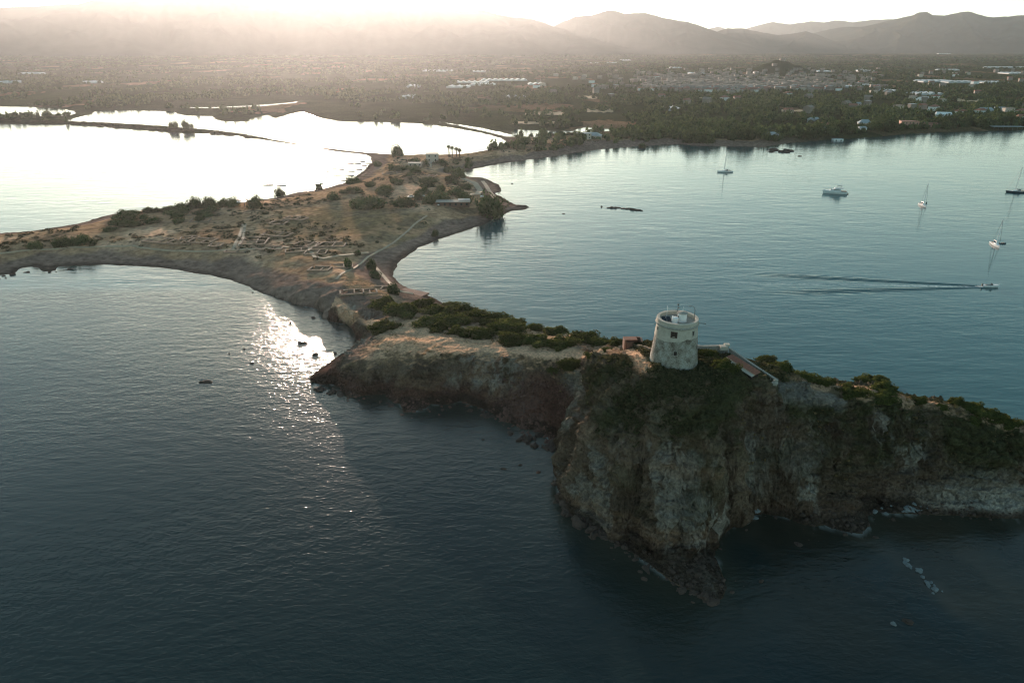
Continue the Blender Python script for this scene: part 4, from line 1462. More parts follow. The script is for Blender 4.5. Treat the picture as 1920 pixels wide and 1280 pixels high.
BU = [(719, 578, 50, 'round green bush farthest left at the head of the plateau'),
      (718, 622, 50, 'lone green bush left of the sandy track above the cliff'),
      (757, 593, 66, 'wide green bush at the left end of the long thicket'),
      (790, 578, 52, 'tall pointed bush above the left end of the thicket'),
      (827, 593, 60, 'green bush on the upper edge of the thicket next to the pointed one'),
      (805, 611, 50, 'green bush on the lower thicket edge beside the sandy track'),
      (823, 620, 40, 'small low bush on the lower thicket edge'),
      (852, 612, 55, 'green bush in the middle of the thicket left part'),
      (855, 628, 48, 'green bush nearest the track in the thicket left part'),
      (846, 578, 42, 'bush on the bay side behind the left part of the thicket'),
      (872, 590, 55, 'bush on the bay-side rim of the thicket'),
      (893, 601, 55, 'green bush in the middle of the thicket behind the lower row'),
      (905, 634, 58, 'broad green bush with pale fleck in the lower row of the thicket'),
      (914, 613, 42, 'bush just above the broad one with the pale fleck'),
      (930, 603, 50, 'bush at the centre of the thicket on the bay side'),
      (950, 624, 58, 'large dark bush at the right end of the dense thicket'),
      (967, 611, 50, 'tall dark bush on the rim against the bay water'),
      (964, 648, 60, 'broad bush at the front right of the thicket beside the track'),
      (1007, 648, 52, 'bush joined to the right of the broad front one'),
      (1003, 620, 32, 'small bush on the rim with bare soil behind'),
      (1050, 626, 46, 'bush on the rim halfway to the tower'),
      (1056, 652, 54, 'round bush beside the track halfway to the tower'),
      (1095, 641, 56, 'long low bush on the rim toward the tower'),
      (1128, 648, 52, 'bush on the rim just before the ruin'),
      (1158, 650, 36, 'small bush left of the brick ruin'),
      (1143, 662, 24, 'little bush at the end of the track below the ruin'),
      (1072, 693, 44, 'dark bush hanging on the slope above the cobble cove'),
      (1042, 700, 30, 'small bush on the scree above the cobble cove'),
      (1110, 672, 28, 'low bush between the track and the bluff slope'),
      # right of the tower
      (1328, 672, 40, 'dark bush against the stone wall right behind the tower'),
      (1358, 697, 54, 'large dark round bush between the tower and the shed'),
      (1440, 684, 40, 'low sunlit bush behind the sloping wall'),
      (1470, 695, 44, 'sunlit bush on the ridge beyond the sloping wall'),
      (1510, 712, 50, 'big dark bush on the ridge above the gravel path'),
      (1545, 722, 44, 'dark bush on the ridge past the end of the gravel path'),
      (1560, 718, 30, 'small bush behind the dark one on the ridge'),
      (1600, 752, 58, 'largest dark green bush on the eastern ridge'),
      (1622, 720, 40, 'upright dark bush on the skyline of the eastern ridge'),
      (1645, 718, 44, 'twin-topped bush on the skyline of the eastern ridge'),
      (1665, 738, 56, 'wide bush sloping to the right on the eastern ridge'),
      (1660, 764, 52, 'bush on the cliff edge below the wide sloping one'),
      (1725, 756, 34, 'small bush in dry grass on the eastern ridge'),
      (1768, 770, 28, 'small round bush at the bend of the ridge'),
      (1800, 762, 44, 'dark bush on the falling ridge near the right edge'),
      (1825, 800, 36, 'round bush on the cliff edge near the right edge'),
      (1835, 776, 50, 'long dark bush on the ridge near the right edge'),
      (1870, 790, 46, 'dark bush low on the ridge near the right edge'),
      (1900, 800, 46, 'last dark bush on the ridge at the right edge')]
for px, py, w, lb in BU:
    bush(px, py, w, None, lb, 'bushes on the headland', depth=0.85)

# trees of the low peninsula ------------------------------------------------
crownm = [leaf_mesh('crown', M['tree'], n=900, rx=1, ry=1, rz_=0.85, size=0.10, seed=40 + s, lobes=0.5, zmin=-1.2, core=0.7) for s in range(5)]


def trunk_mesh(seed):
    b = MB()
    r_ = random.Random(seed)
    b.tube([(0, 0, -0.3), (0.03, 0.02, 0.25), (0.0, 0.05, 0.6)], 0.07, 7, 0.04)
    for k in range(4):
        a = k * 1.6 + r_.random()
        b.tube([(0, 0.03, 0.35 + 0.05 * k), (0.2 * math.cos(a), 0.2 * math.sin(a), 0.6), (0.34 * math.cos(a), 0.34 * math.sin(a), 0.75)], 0.03, 5, 0.012)
    me = bpy.data.meshes.new('trunk')
    me.from_pydata(b.v, [], b.f)
    me.materials.append(M['bark'])
    return me


trunkm = [trunk_mesh(s) for s in range(2)]


def tree(px, py, w, h, label, group, name='tree', lift=0.35, pos=None):
    """w, h in metres"""
    x, y, z = pos if pos else hit(px, py)
    t = empty(name, (x, y, z), random.uniform(0, 6.28))
    tag(t, label, 'tree', group)
    k = bpy.data.objects.new('trunk', random.choice(trunkm))
    k.scale = (h, h, h)
    k.parent = t
    link(k)
    c = bpy.data.objects.new('crown', random.choice(crownm))
    c.location = (0, 0, h * lift)
    c.scale = (w / 2, w / 2, h * (1 - lift) * 1.12)
    c.parent = t
    link(c)
    return t


TR = [(654, 503, 3.4, 4.6, 'small dark tree casting a long shadow beside the pale walkway'),
      (697, 506, 4.4, 4.6, 'round dark tree at the head of the near bay beach'),
      (704, 522, 4.2, 3.6, 'lower dark tree in front of the round one above the beach'),
      (737, 551, 4.4, 4.4, 'lone tree by the paved terrace above the bay'),
      (918, 405, 15, 13, 'big round dark tree standing at the water on the wooded point'),
      (816, 443, 3.6, 3.2, 'small dark tree on the beach of the bay'),
      (822, 378, 13, 6, 'broad green tree behind the long low hut'),
      (805, 382, 8, 5, 'dark tree left of the long low hut'),
      (872, 378, 9, 5, 'dark tree right of the long low hut'),
      (784, 374, 6, 4.5, 'round tree by the parked cars in the middle of the peninsula'),
      (757, 386, 15, 5, 'wide low tree mass centre of the peninsula'),
      (700, 388, 14, 6, 'hazy green tree left of the peninsula centre'),
      (675, 390, 12, 6, 'hazy tree farther left of the peninsula centre'),
      (858, 332, 11, 6.5, 'dark tree at the inner corner of the bay'),
      (873, 355, 8, 3.5, 'low shrub tree on the sandy knoll near the bay'),
      (745, 292, 9, 9, 'tall hazy tree at the start of the sand spit'),
      (752, 293, 4, 6, 'slim hazy tree next to the tall one at the start of the spit'),
      (921, 283, 6, 7, 'lone tree on the lagoon shore right of the palms'),
      (526, 368, 7, 5, 'round tree overhanging the moored boats'),
      (598, 356, 6, 4.5, 'leaning tree above the jetty with small boats'),
      (478, 390, 8, 7, 'round tree just right of the white roof'),
      (437, 388, 7, 5, 'tree just left of the white roof'),
      (418, 388, 6, 5, 'tree second left of the white roof'),
      (394, 388, 7.5, 5.5, 'tree standing alone against the bright harbour water'),
      (366, 390, 7.5, 5.5, 'tree at the end of the row against the harbour water'),
      (335, 396, 6, 4, 'small tree at the harbour shore'),
      (61, 466, 4, 3, 'small round tree at the far left above the beach'),
      (74, 466, 4, 3.6, 'small tree second from the far left above the beach'),
      (109, 463, 4.4, 4, 'small tree above the left beach beside the path'),
      (126, 462, 5, 4.4, 'flat-topped small tree above the left beach'),
      (141, 458, 4, 3.6, 'small tree in the dry grass left'),
      (157, 457, 6, 4.2, 'wider small tree in the dry grass left'),
      (174, 459, 4, 3, 'last small tree of the dry grass row'),
      (745, 345, 9, 4, 'hazy tree among the ruins behind the peninsula centre'),
      (672, 478, 2.4, 2, 'tiny bush-like tree on the brown slope'),
      (1205, 277, 7, 4, 'dark tree on the bay beach near the two grey houses')]
for px, py, w, h, lb in TR:
    tree(px, py, w, h, lb, 'trees on the low peninsula', lift=0.22)
for k in range(38):
    px = 205 + 200 * random.random()
    py = 398 - (px - 205) * 0.06 + 28 * random.random() ** 1.3 + (6 if px < 260 else 0)
    tree(px, py, random.uniform(4, 9), random.uniform(1.4, 3.0), 'dark low tree at the ' + where(px, [(255, 'left end'), (305, 'left part'), (355, 'middle'), (500, 'right end')]) + ' of the harbour-side grove' + (', on the water side' if py < 398 else ', on the land side'), 'grove along the harbour side', lift=0.12)
for k in range(46):
    px = random.uniform(620, 880)
    py = random.uniform(300, 375)
    x, y, z = hit(px, py)
    if z > 0.6:
        tree(px, py, random.uniform(4, 11), random.uniform(2, 4.5), 'hazy low tree ' + where(px, [(680, 'by the moored boats shore'), (740, 'below the start of the sand spit'), (800, 'left of the square cream house'), (840, 'below the square cream house'), (900, 'near the inner corner of the bay')]) + (' at the back' if py < 325 else ' further forward' if py > 350 else ' in the middle of the neck'), 'trees over the back of the peninsula', lift=0.12, pos=(x, y, z))
for k, px in enumerate([842, 848, 856, 862]):
    # tall palms by the lagoon
    x, y, z = hit(px, 294.5)
    t = empty('palm_tree', (x, y, z), k)
    tag(t, 'tall palm in the row of four on the lagoon shore', 'palm', 'palms on the lagoon shore')
    MB().tube([(0, 0, -.3), (0.1, 0, 4), (0.0, 0.1, 8.5 - k)], 0.5, 7, 0.4).build('trunk', M['bark'], t)
    o = bpy.data.objects.new('crown', crownm[k % 5]); o.location = (0, 0, 8.2 - k); o.scale = (1.5, 1.5, 2.0); o.parent = t; link(o)
for k, (px, w, h) in enumerate([(322, 5, 8), (330, 5, 9), (348, 5, 10), (352, 4, 8), (360, 4, 7)]):
    x, y, z = hit(px, 243.5)
    tree(0, 0, w * 1.2, h, 'tall thin tree on the narrow sand spit between sea and lagoon', 'trees on the spit', name='pine_tree', lift=0.4, pos=(x, y, z))
for k in range(60):
    px = random.uniform(-10, 470)
    py = np.interp(px, [0, 130, 250, 350, 470], [226, 231, 238, 245, 256]) + random.uniform(-1.5, 1.5)
    x, y, z = hit(px, py)
    bush(px, py, 0, random.uniform(1.5, 2.6), 'low dark bush on the narrow sand spit', 'bushes on the spit', bush_s, pos=(x, y, z)).scale = (random.uniform(3, 7), 3, random.uniform(1.5, 3))
for k in range(36):
    px = 1010 + 110 * random.random()
    x, y, z = hit(px, 254 + random.random() * 2 - (px - 1010) * 0.04)
    bush(px, 0, 0, 2, 'dark bush in the row edging the long salt pond', 'bushes edging the salt pond', bush_s, pos=(x, y, z)).scale = (2.6, 2.6, 2.6)


# merged vegetation ---------------------------------------------------------
def scatter_mesh(name, tmpl, P_, Sc, mat, rots=None):
    """one mesh out of many copies of small templates"""
    Vs, Fs, n = [], [], 0
    idx = rng.integers(0, len(tmpl), len(P_))
    ang = rng.random(len(P_)) * 6.283
    for t in range(len(tmpl)):
        m_ = idx == t
        if not m_.any():
            continue
        V0, F0 = tmpl[t]
        c, s = np.cos(ang[m_]), np.sin(ang[m_])
        X = V0[None, :, 0] * c[:, None] - V0[None, :, 1] * s[:, None]
        Y = V0[None, :, 0] * s[:, None] + V0[None, :, 1] * c[:, None]
        Z = np.broadcast_to(V0[None, :, 2], X.shape)
        W_ = np.stack([X, Y, Z], -1) * Sc[m_][:, None, :] + P_[m_][:, None, :]
        k = m_.sum()
        Vs.append(W_.reshape(-1, 3))
        Fs.append((F0[None] + (np.arange(k) * len(V0))[:, None, None]).reshape(-1, 4) + n)
        n += k * len(V0)
    return mesh_np(name, np.concatenate(Vs), np.concatenate(Fs), mat)


def tuft(n, seed, size=0.35, rz_=0.7, core=0.6):
    V, F = leaf_cloud(n, 1, 1, rz_, size, seed, 0.4, -0.2, core)
    ncore = 18 * 8
    if core == 0:
        V, F = V[:-ncore], F[:4 * n // 4]
    return V, F


tf = [tuft(34, 60 + s, core=0) for s in range(5)]
# scrub over the bluff and the upper cliffs
xs = rng.uniform(8, 116, 60000); ys = rng.uniform(98, 152, 60000)
sds = signed_dist(xs, ys)
hh = height(xs, ys, sds)
e = 0.6
sl = np.hypot(height(xs + e, ys, sds) - hh, height(xs, ys + e, sds) - hh) / e
dens = sstep(4, 12, hh + 4 * fbm2(xs, ys, 7, 3, 90)) * (1 - sstep(1.2, 2.4, sl)) * (0.25 + 0.75 * sstep(-0.3, 0.3, fbm2(xs, ys, 4.5, 3, 93)))
dens *= np.where(xs > 58, 0.05, 1.0)
dens *= (np.hypot(xs - TX, ys - TY) > 5.6)
for k, (ln, w) in PATHW.items():
    dens *= seg_dist(xs, ys, ln) > w + 0.3
dens *= ~((xs > 44) & (xs < 52) & (ys > 123) & (ys < 133))
ok = (rng.random(len(xs)) < dens * 0.62) & (sds > 0.5)
xs, ys, hh = xs[ok][:11500], ys[ok][:11500], hh[ok][:11500]
k = rng.random(len(xs))
sc = 0.25 + 0.75 * k ** 2.2
o = scatter_mesh('scrub', tf, np.stack([xs, ys, hh - 0.05], -1), np.stack([sc, sc, sc * 0.9], -1), M['scrub'])
tag(o, 'dense low green scrub covering the bluff round the tower', 'scrub', kind='stuff')
# dry grass tufts
xs = rng.uniform(-48, 125, 60000); ys = rng.uniform(112, 250, 60000)
sds = signed_dist(xs, ys)
hh = height(xs, ys, sds)
dens = sstep(5.5, 7, hh) * sstep(0.0, 0.5, fbm2(xs, ys, 6, 3, 96) + 0.1) * np.where(xs > 45, 1.0, 0.35)
for k, (ln, w) in PATHW.items():
    dens *= seg_dist(xs, ys, ln) > w + 0.2
dens *= (np.hypot(xs - TX, ys - TY) > 5.4) * ~((xs > 44) & (xs < 52) & (ys > 123) & (ys < 133))
ok = (rng.random(len(xs)) < dens * 0.6) & (sds > 1)
xs, ys, hh = xs[ok][:7000], ys[ok][:7000], hh[ok][:7000]
sc = 0.15 + 0.35 * rng.random(len(xs)) ** 2
tg = [tuft(14, 80 + s, size=0.45, core=0) for s in range(4)]
o = scatter_mesh('dry_grass', tg, np.stack([xs, ys, hh - 0.03], -1), np.stack([sc, sc, sc * 0.9], -1), M['drygrass'])
tag(o, 'pale dry grass tufts over the plateau and the eastern ridge', 'grass', kind='stuff')
# low scrub over the peninsula
xs = rng.uniform(-420, 120, 60000); ys = rng.uniform(235, 760, 60000)
sds = signed_dist(xs, ys)
dens = sstep(16, 30, sds) * sstep(0.1, 0.6, fbm2(xs, ys, 34, 4, 98))
ok = rng.random(len(xs)) < dens * 0.5
xs, ys, sds = xs[ok][:6000], ys[ok][:6000], sds[ok][:6000]
hh = height(xs, ys, sds)
sc = 0.4 + 1.1 * rng.random(len(xs)) ** 2
o = scatter_mesh('low_scrub', tf, np.stack([xs, ys, hh - 0.1], -1), np.stack([sc * 1.3, sc * 1.3, sc * 0.7], -1), M['scrub'])
tag(o, 'patchy low scrub across the flat peninsula', 'scrub', kind='stuff')
# rubble of the cobble cove and the cliff feet
def rub(seed):
    u_ = np.linspace(0, 2 * np.pi, 7, endpoint=False)
    v_ = np.linspace(-1.2, 1.45, 5)
    U_, V_ = np.meshgrid(u_, v_)
    d_ = np.stack([np.cos(U_) * np.cos(V_), np.sin(U_) * np.cos(V_), np.sin(V_)], -1).reshape(-1, 3)
    k_ = 1 + 0.5 * fbm3(d_[:, 0] + seed * 2.3, d_[:, 1] + 4, d_[:, 2] + 8, 0.7, 2)
    return d_ * k_[:, None] * np.array((1, .8, .65)), grid_faces(5, 7, None, True)


M['rubble'] = mat_simple('rubble', (0.115, 0.062, 0.048), 0.9, 0.5, 0.7, 0.05)
xs = rng.uniform(-62, 120, 90000); ys = rng.uniform(92, 178, 90000)
sds = signed_dist(xs, ys)
hh = height(xs, ys, sds)
cvm = np.exp(-(((xs - 6) / 13) ** 2 + ((ys - 152) / 13) ** 2) ** 2)
dens = cvm * sstep(9, 6, hh) * 0.9 + sstep(5.5, 1.0, hh) * (sds < 14) * 0.30 * (ys > 128) + sstep(2.2, 0.6, hh) * 0.22 * (ys <= 128)
dens *= np.where(sds < 0, 0.45 * np.exp(sds / 1.4), 1) * (ys < 176)
ok = (rng.random(len(xs)) < dens) & (sds > -7)
xs, ys, hh = xs[ok][:9000], ys[ok][:9000], np.maximum(hh[ok][:9000], -0.1)
sc = 0.16 + 0.55 * rng.random(len(xs)) ** 3
for m_, mt_, lb_ in ((ys > 128, M['rubble'], 'reddish brown rubble and cobbles of the cove and the plateau cliff foot'), (ys <= 128, M['rock'], 'dark wet rubble along the waterline of the tower bluff')):
    o = scatter_mesh('rubble', [rub(s_) for s_ in range(6)], np.stack([xs, ys, hh], -1)[m_], np.stack([sc, sc, sc], -1)[m_], mt_)
    tag(o, lb_, 'rubble', kind='stuff')
# woods of the plain
tw = [tuft(18, 110 + s, size=0.42, rz_=1.0, core=0.75) for s in range(4)]
aw = rng.uniform(-0.72, 0.72, 160000)
dw = 640 * np.exp(rng.random(160000) ** 1.15 * math.log(9.5))
xs, ys = dw * np.sin(aw), dw * np.cos(aw)
n1 = fbm2(xs, ys, 220, 4, 120)
n2 = fbm2(xs, ys, 60, 3, 124)
dens = sstep(-0.25, 0.25, n1 + 0.6 * n2)
fld = vnoise2(np.floor(xs / 90) * 3.1, np.floor(ys / 160) * 2.3, 9)
dens *= np.where(fld > 0.5, 0.1, 1)
dens = np.where((xs > 150) & (dw < 1700), np.maximum(dens, 0.55 * sstep(-0.5, 0.0, n2)), dens)
dens *= np.where(xs < 130, np.where(dw < 1150, 0.12, 0.7), 1)
tcx, tcy, _ = at(1400, 158)
town_m = np.exp(-(((xs - 700) / 520) ** 2 + ((ys - 2000) / 480) ** 2) ** 2)
dens *= 1 - 0.6 * town_m
dens *= np.where(dw < 1500, 1.0, 0.62)
ok = (rng.random(len(xs)) < dens * 0.5)
xs, ys = xs[ok], ys[ok]
sds = signed_dist(xs, ys)
ok = sds > 14
xs, ys, sds = xs[ok][:33000], ys[ok][:33000], sds[ok][:33000]
hh = height(xs, ys, sds)
dd = np.hypot(xs, ys)
sc = (2.2 + 2.8 * rng.random(len(xs)) ** 1.5) * np.clip(dd / 1900, 1, 2.2)
szz = (2.8 + 4.2 * rng.random(len(xs)) ** 1.5)
o = scatter_mesh('woodland', tw, np.stack([xs, ys, hh + szz * 0.25], -1), np.stack([sc, sc, szz], -1), M['tree'])
tag(o, 'dark green woods and orchards covering the coastal plain', 'woodland', kind='stuff')
# row of single trees along the far shore
for k in range(70):
    px = random.uniform(1285, 1915)
    py = np.interp(px, [1285, 1430, 1560, 1740, 1920], [269, 270, 257, 244, 239]) - random.uniform(0, 9) - 2
    x, y, _ = at(px, py, 2)
    s_ = float(signed_dist(np.array([x]), np.array([y]))[0])
    if s_ < 9:
        continue
    h = random.uniform(6, 12)
    tree(0, 0, h * random.uniform(.9, 1.5), h, ('tall' if h > 10 else 'middling' if h > 8 else 'low') + ' dark tree ' + where(px, SHORE), 'trees along the far bay shore', lift=0.18, pos=(x, y, hz(x, y)))

# ------------------------------------------------------------------ houses
def house_mesh(w, d, h, roof, wallm, roofm, win=True):
    b = MB()
    b.box((0, 0, h / 2 - 0.5), (w, d, h + 1))
    nb = len(b.f)
    if roof == 'gable':
        e_ = 0.4
        b.add([(-w / 2 - e_, -d / 2 - e_, h), (w / 2 + e_, -d / 2 - e_, h), (w / 2 + e_, d / 2 + e_, h), (-w / 2 - e_, d / 2 + e_, h), (-w / 2 - e_, 0, h + d * .28), (w / 2 + e_, 0, h + d * .28)],
              [(0, 1, 5, 4), (2, 3, 4, 5), (0, 4, 3), (1, 2, 5), (0, 3, 2, 1)])
    elif roof == 'hip':
        e_ = 0.5
        b.add([(-w / 2 - e_, -d / 2 - e_, h), (w / 2 + e_, -d / 2 - e_, h), (w / 2 + e_, d / 2 + e_, h), (-w / 2 - e_, d / 2 + e_, h), (-w / 5, 0, h + d * .3), (w / 5, 0, h + d * .3)],
              [(0, 1, 5, 4), (2, 3, 4, 5), (0, 4, 3), (1, 2, 5), (0, 3, 2, 1)])
    else:
        b.box((0, 0, h + 0.652), (w + .3, d + .3, .3))
    nr = len(b.f)
    if win:
        for k in range(max(2, int(w / 3))):
            x = -w / 2 + (k + .5) * w / max(2, int(w / 3))
            b.box((x, -d / 2 - 0.01, h * .55), (1.0, .06, 1.2))
    me = bpy.data.meshes.new('house')
    me.from_pydata(b.v, [], b.f)
    me.materials.append(wallm); me.materials.append(roofm); me.materials.append(M['glass'])
    mi = [0] * nb + [1] * (nr - nb) + [2] * (len(b.f) - nr)
    me.polygons.foreach_set('material_index', mi)
    return me


def house(name, x, y, w, d, h, roof, wallm, roofm, label, group=None, cat='house', rz=0.0, floors=1):
    """a nearer house with its parts"""
    z = hz(x, y)
    g = empty(name, (x, y, z), rz)
    tag(g, label, cat, group)
    MB().box((0, 0, h / 2 - .5), (w, d, h + 1)).build('wall', wallm, g)
    r = MB()
    if roof == 'flat':
        r.box((0, 0, h + 0.152), (w + .5, d + .5, .3))
    else:
        e_, k = 0.5, (0.5 if roof == 'gable' else 0.22)
        r.add([(-w / 2 - e_, -d / 2 - e_, h), (w / 2 + e_, -d / 2 - e_, h), (w / 2 + e_, d / 2 + e_, h), (-w / 2 - e_, d / 2 + e_, h), (-w * k, 0, h + d * .3), (w * k, 0, h + d * .3)],
              [(0, 1, 5, 4), (2, 3, 4, 5), (0, 4, 3), (1, 2, 5), (0, 3, 2, 1)])
    r.build('roof', roofm, g)
    n = max(2, int(w / 3.5))
    for f_ in range(floors):
        for k in range(n):
            MB().box((-w / 2 + (k + .5) * w / n, -d / 2 - .02, h * (f_ + .55) / floors), (1.1, .08, 1.3)).build('window', M['glass'], g)
    return g


NH = [('villa', 1702, 241, 19, 12, 8, 'flat', 'pink', 'tile', 'square pink villa right on the far shore', 2),
      ('house', 1620, 238, 15, 13, 3.5, 'hip', 'cream', 'bluegrey', 'house with a large pale blue peaked roof among the shore trees', 1),
      ('house', 1532, 249, 16, 9, 3.2, 'gable', 'white', 'bluegrey', 'white house with pale roof just behind the beach left of the peaked roof', 1),
      ('house', 1570, 248, 11, 9, 3, 'gable', 'cream', 'bluegrey', 'small house with pale grey gable roof near the beach', 1),
      ('house', 1615, 247, 8, 6, 2.6, 'gable', 'white', 'bluegrey', 'tiny pale roofed house below the large blue roof', 1),
      ('house', 1571, 259.5, 10, 6, 2.6, 'flat', 'white', 'bluegrey', 'white beach hut at the water edge of the far shore', 1),
      ('house', 1446, 261, 11, 8, 5, 'hip', 'bluegrey', 'bluegrey', 'grey blue house at the left end of the beach houses', 2),
      ('house', 1385, 255, 8, 5, 2.6, 'gable', 'white', 'bluegrey', 'white house half hidden in the wood at the left', 1),
      ('house', 1524, 232, 12, 8, 4, 'gable', 'bluegrey', 'bluegrey', 'blue grey house second row behind the beach', 1),
      ('house', 1547, 241, 9, 7, 3.4, 'gable', 'cream', 'tile', 'cream house with clay roof between two pale roofs', 1),
      ('house', 1650, 236, 11, 7, 3.2, 'gable', 'white', 'tile', 'white house right of the large blue peaked roof', 1),
      ('house', 1767, 223, 18, 10, 4.5, 'gable', 'white', 'white', 'long white house inland behind the pink villa', 1),
      ('house', 1845, 214, 20, 10, 4.5, 'gable', 'bluegrey', 'bluegrey', 'long blue grey building inland near the right edge', 1),
      ('house', 1872, 211, 14, 9, 4, 'gable', 'bluegrey', 'bluegrey', 'pale grey building next to the long one inland', 1),
      ('house', 1730, 193, 20, 12, 5.5, 'gable', 'white', 'white', 'white farm building far inland above the pink villa', 1),
      ('house', 1880, 231, 10, 7, 3.4, 'gable', 'white', 'tile', 'white house with red roof above the beach canopy', 1),
      ('house', 1900, 229, 12, 8, 3.8, 'gable', 'white', 'tile', 'red roofed white house nearest the right edge but one', 1),
      ('house', 1916, 226, 12, 8, 4.2, 'gable', 'white', 'tile', 'red roofed white house at the right edge', 1),
      ('house', 1744, 239, 14, 7, 3, 'gable', 'pink', 'tile', 'low brown house right of the pink villa', 1),
      ('house', 1612, 200, 14, 8, 3.6, 'gable', 'cream', 'bluegrey', 'cream farmhouse inland above the large blue roof', 1),
      ('house', 1094, 266, 13, 9, 5.5, 'flat', 'cream', 'bluegrey', 'flat-roofed grey house at the head of the bay', 2),
      ('house', 1112, 264, 16, 10, 4.5, 'hip', 'cream', 'bluegrey', 'wider grey house beside the flat-roofed one at the head of the bay', 1),
      ('house', 811, 309, 10, 8, 6, 'flat', 'cream', 'cream', 'square cream house in the haze at the neck of the peninsula', 2),
      ('house', 788, 318, 18, 6, 2.4, 'flat', 'cream', 'stone', 'long low hazy building left of the square cream house', 1)]
for nm, px, py, w, d, h, rf_, wm_, rm_, lb, fl in NH:
    x, y, z = hit(px, py)
    x, y, _ = at(px, py, 2.0)
    house(nm, x, y, w, d, h, rf_, M[wm_], M[rm_], lb, rz=random.uniform(-.4, .4), floors=fl)
# long beach canopy
x, y, _ = at(1887, 240, 2)
g = empty('beach_canopy', (x, y, hz(x, y)), -0.05)
tag(g, 'long pale canopy roof on posts along the far beach', 'canopy')
MB().box((0, 0, 3.3), (36, 7, .3)).build('roof', M['bluegrey'], g)
for k in range(7):
    MB().box((-16 + k * 5.4, -3, 1.3), (.25, .25, 3.69)).build('post', M['metal'], g)
# hut with white roof, middle of the peninsula
x, y, z = hit(850, 386)
g = empty('beach_bar', (x, y, z), 0.02)
tag(g, 'long dark low hut with pale flat roof strip in the middle of the peninsula', 'hut')
MB().box((0, 0, 1.2), (19, 5, 3)).build('wall', M['frame'], g)
MB().box((0, -.3, 2.86), (20, 6.4, .3)).build('roof', M['stone'], g)
MB().box((6.2, 2.2, 3.35), (7, 1.2, .3)).build('awning', M['white'], g)
for k in range(6):
    MB().box((-8 + k * 3.2, -2.54, 1.4), (1.1, .06, 1.3)).build('window', M['glass'], g)
x, y, z = hit(449, 386)
g = empty('pavilion', (x, y, z), -0.1)
tag(g, 'small pavilion with bright white flat roof among trees at the harbour side', 'pavilion')
MB().box((0, 0, 2.9), (11, 8, .25)).build('roof', M['white'], g)
for sx in (-1, 1):
    for sy in (-1, 1):
        MB().box((sx * 5, sy * 3.5, 1.2), (.3, .3, 3.13)).build('post', M['metal'], g)
# town: 300 single houses, the rest as one mass
hm_ = [house_mesh(w, d, h, r_, M[a], M[c_], False) for (w, d, h, r_, a, c_) in
       [(11, 9, 6, 'gable', 'townwall', 'tile'), (13, 9, 6, 'flat', 'cream', 'townwall'), (9, 8, 8, 'flat', 'townwall', 'bluegrey'), (15, 10, 5, 'hip', 'white', 'tile'), (12, 10, 7, 'gable', 'townwall', 'townwall')]]


def town_pos(n):
    out = []
    while len(out) < n:
        px = random.gauss(1390, 110)
        if not 1120 < px < 1660:
            continue
        py = 171 - abs(random.gauss(0, 15)) - 4 * abs((px - 1390) / 200)
        if py < 132:
            continue
        x, y, _ = at(px, py, 8)
        out.append((x, y))
    return out


ps = town_pos(1300)
ps.sort(key=lambda p: p[1])
def wide(n):
    """farm houses strewn over the plain"""
    out = []
    while len(out) < n:
        px = random.uniform(1000, 1930)
        py = 140 + 112 * random.random() ** 1.4
        if py > np.interp(px, [1000, 1300, 1450, 1930], [180, 200, 215, 222]):
            continue
        x, y, _ = at(px, py, 4)
        out.append((x, y, px, py))
    return out


FARMX = [(1150, 'left of the town'), (1300, 'below the left half of the town'), (1450, 'below the town centre'), (1580, 'below the right end of the town'), (1700, 'in the woods right of the town'), (1820, 'inland behind the pink villa'), (2000, 'inland near the right edge')]
for i, (x, y, px, py) in enumerate(wide(90)):
    o = bpy.data.objects.new('farmhouse', hm_[i % 5])
    o.location = (x, y, hz(x, y) + 1.0)
    o.rotation_euler = (0, 0, random.uniform(-.7, .7))
    link(o)
    tag(o, ('tile-roofed', 'flat-roofed cream', 'grey-roofed', 'white tile-roofed', 'brown')[i % 5] + ' house ' + where(px, FARMX) + (', far away' if py < 165 else ', halfway inland' if py < 190 else ', near the shore'), 'house', 'houses scattered over the plain')
for i, (x, y) in enumerate(ps[:300]):
    o = bpy.data.objects.new('town_house', hm_[i % 5])
    o.location = (x, y, hz(x, y) + 1)
    s_ = random.uniform(.7, 1.1)
    o.scale = (s_, s_, s_)
    o.rotation_euler = (0, 0, random.uniform(-.6, .6))
    link(o)
    tag(o, 'tiny pale house on the near side of the distant town', 'house', 'houses of the distant town')
tv, tfc = [], []
bq = [(-.5, -.5, 0), (.5, -.5, 0), (.5, .5, 0), (-.5, .5, 0), (-.5, -.5, 1), (.5, -.5, 1), (.5, .5, 1), (-.5, .5, 1)]
V0 = np.array(bq, float); F0 = np.array([(4, 5, 6, 7), (0, 1, 5, 4), (1, 2, 6, 5), (2, 3, 7, 6), (3, 0, 4, 7)])
pa = np.array(ps[300:])
pz = height(pa[:, 0], pa[:, 1])
scs = np.stack([rng.uniform(8, 14, len(pa)), rng.uniform(8, 12, len(pa)), rng.uniform(5, 9, len(pa))], -1)
o = scatter_mesh('town', [(V0, F0)], np.stack([pa[:, 0], pa[:, 1], pz], -1), scs, M['townwall'])
tag(o, 'mass of tiny pale buildings of the distant town below the hill', 'town', kind='stuff')

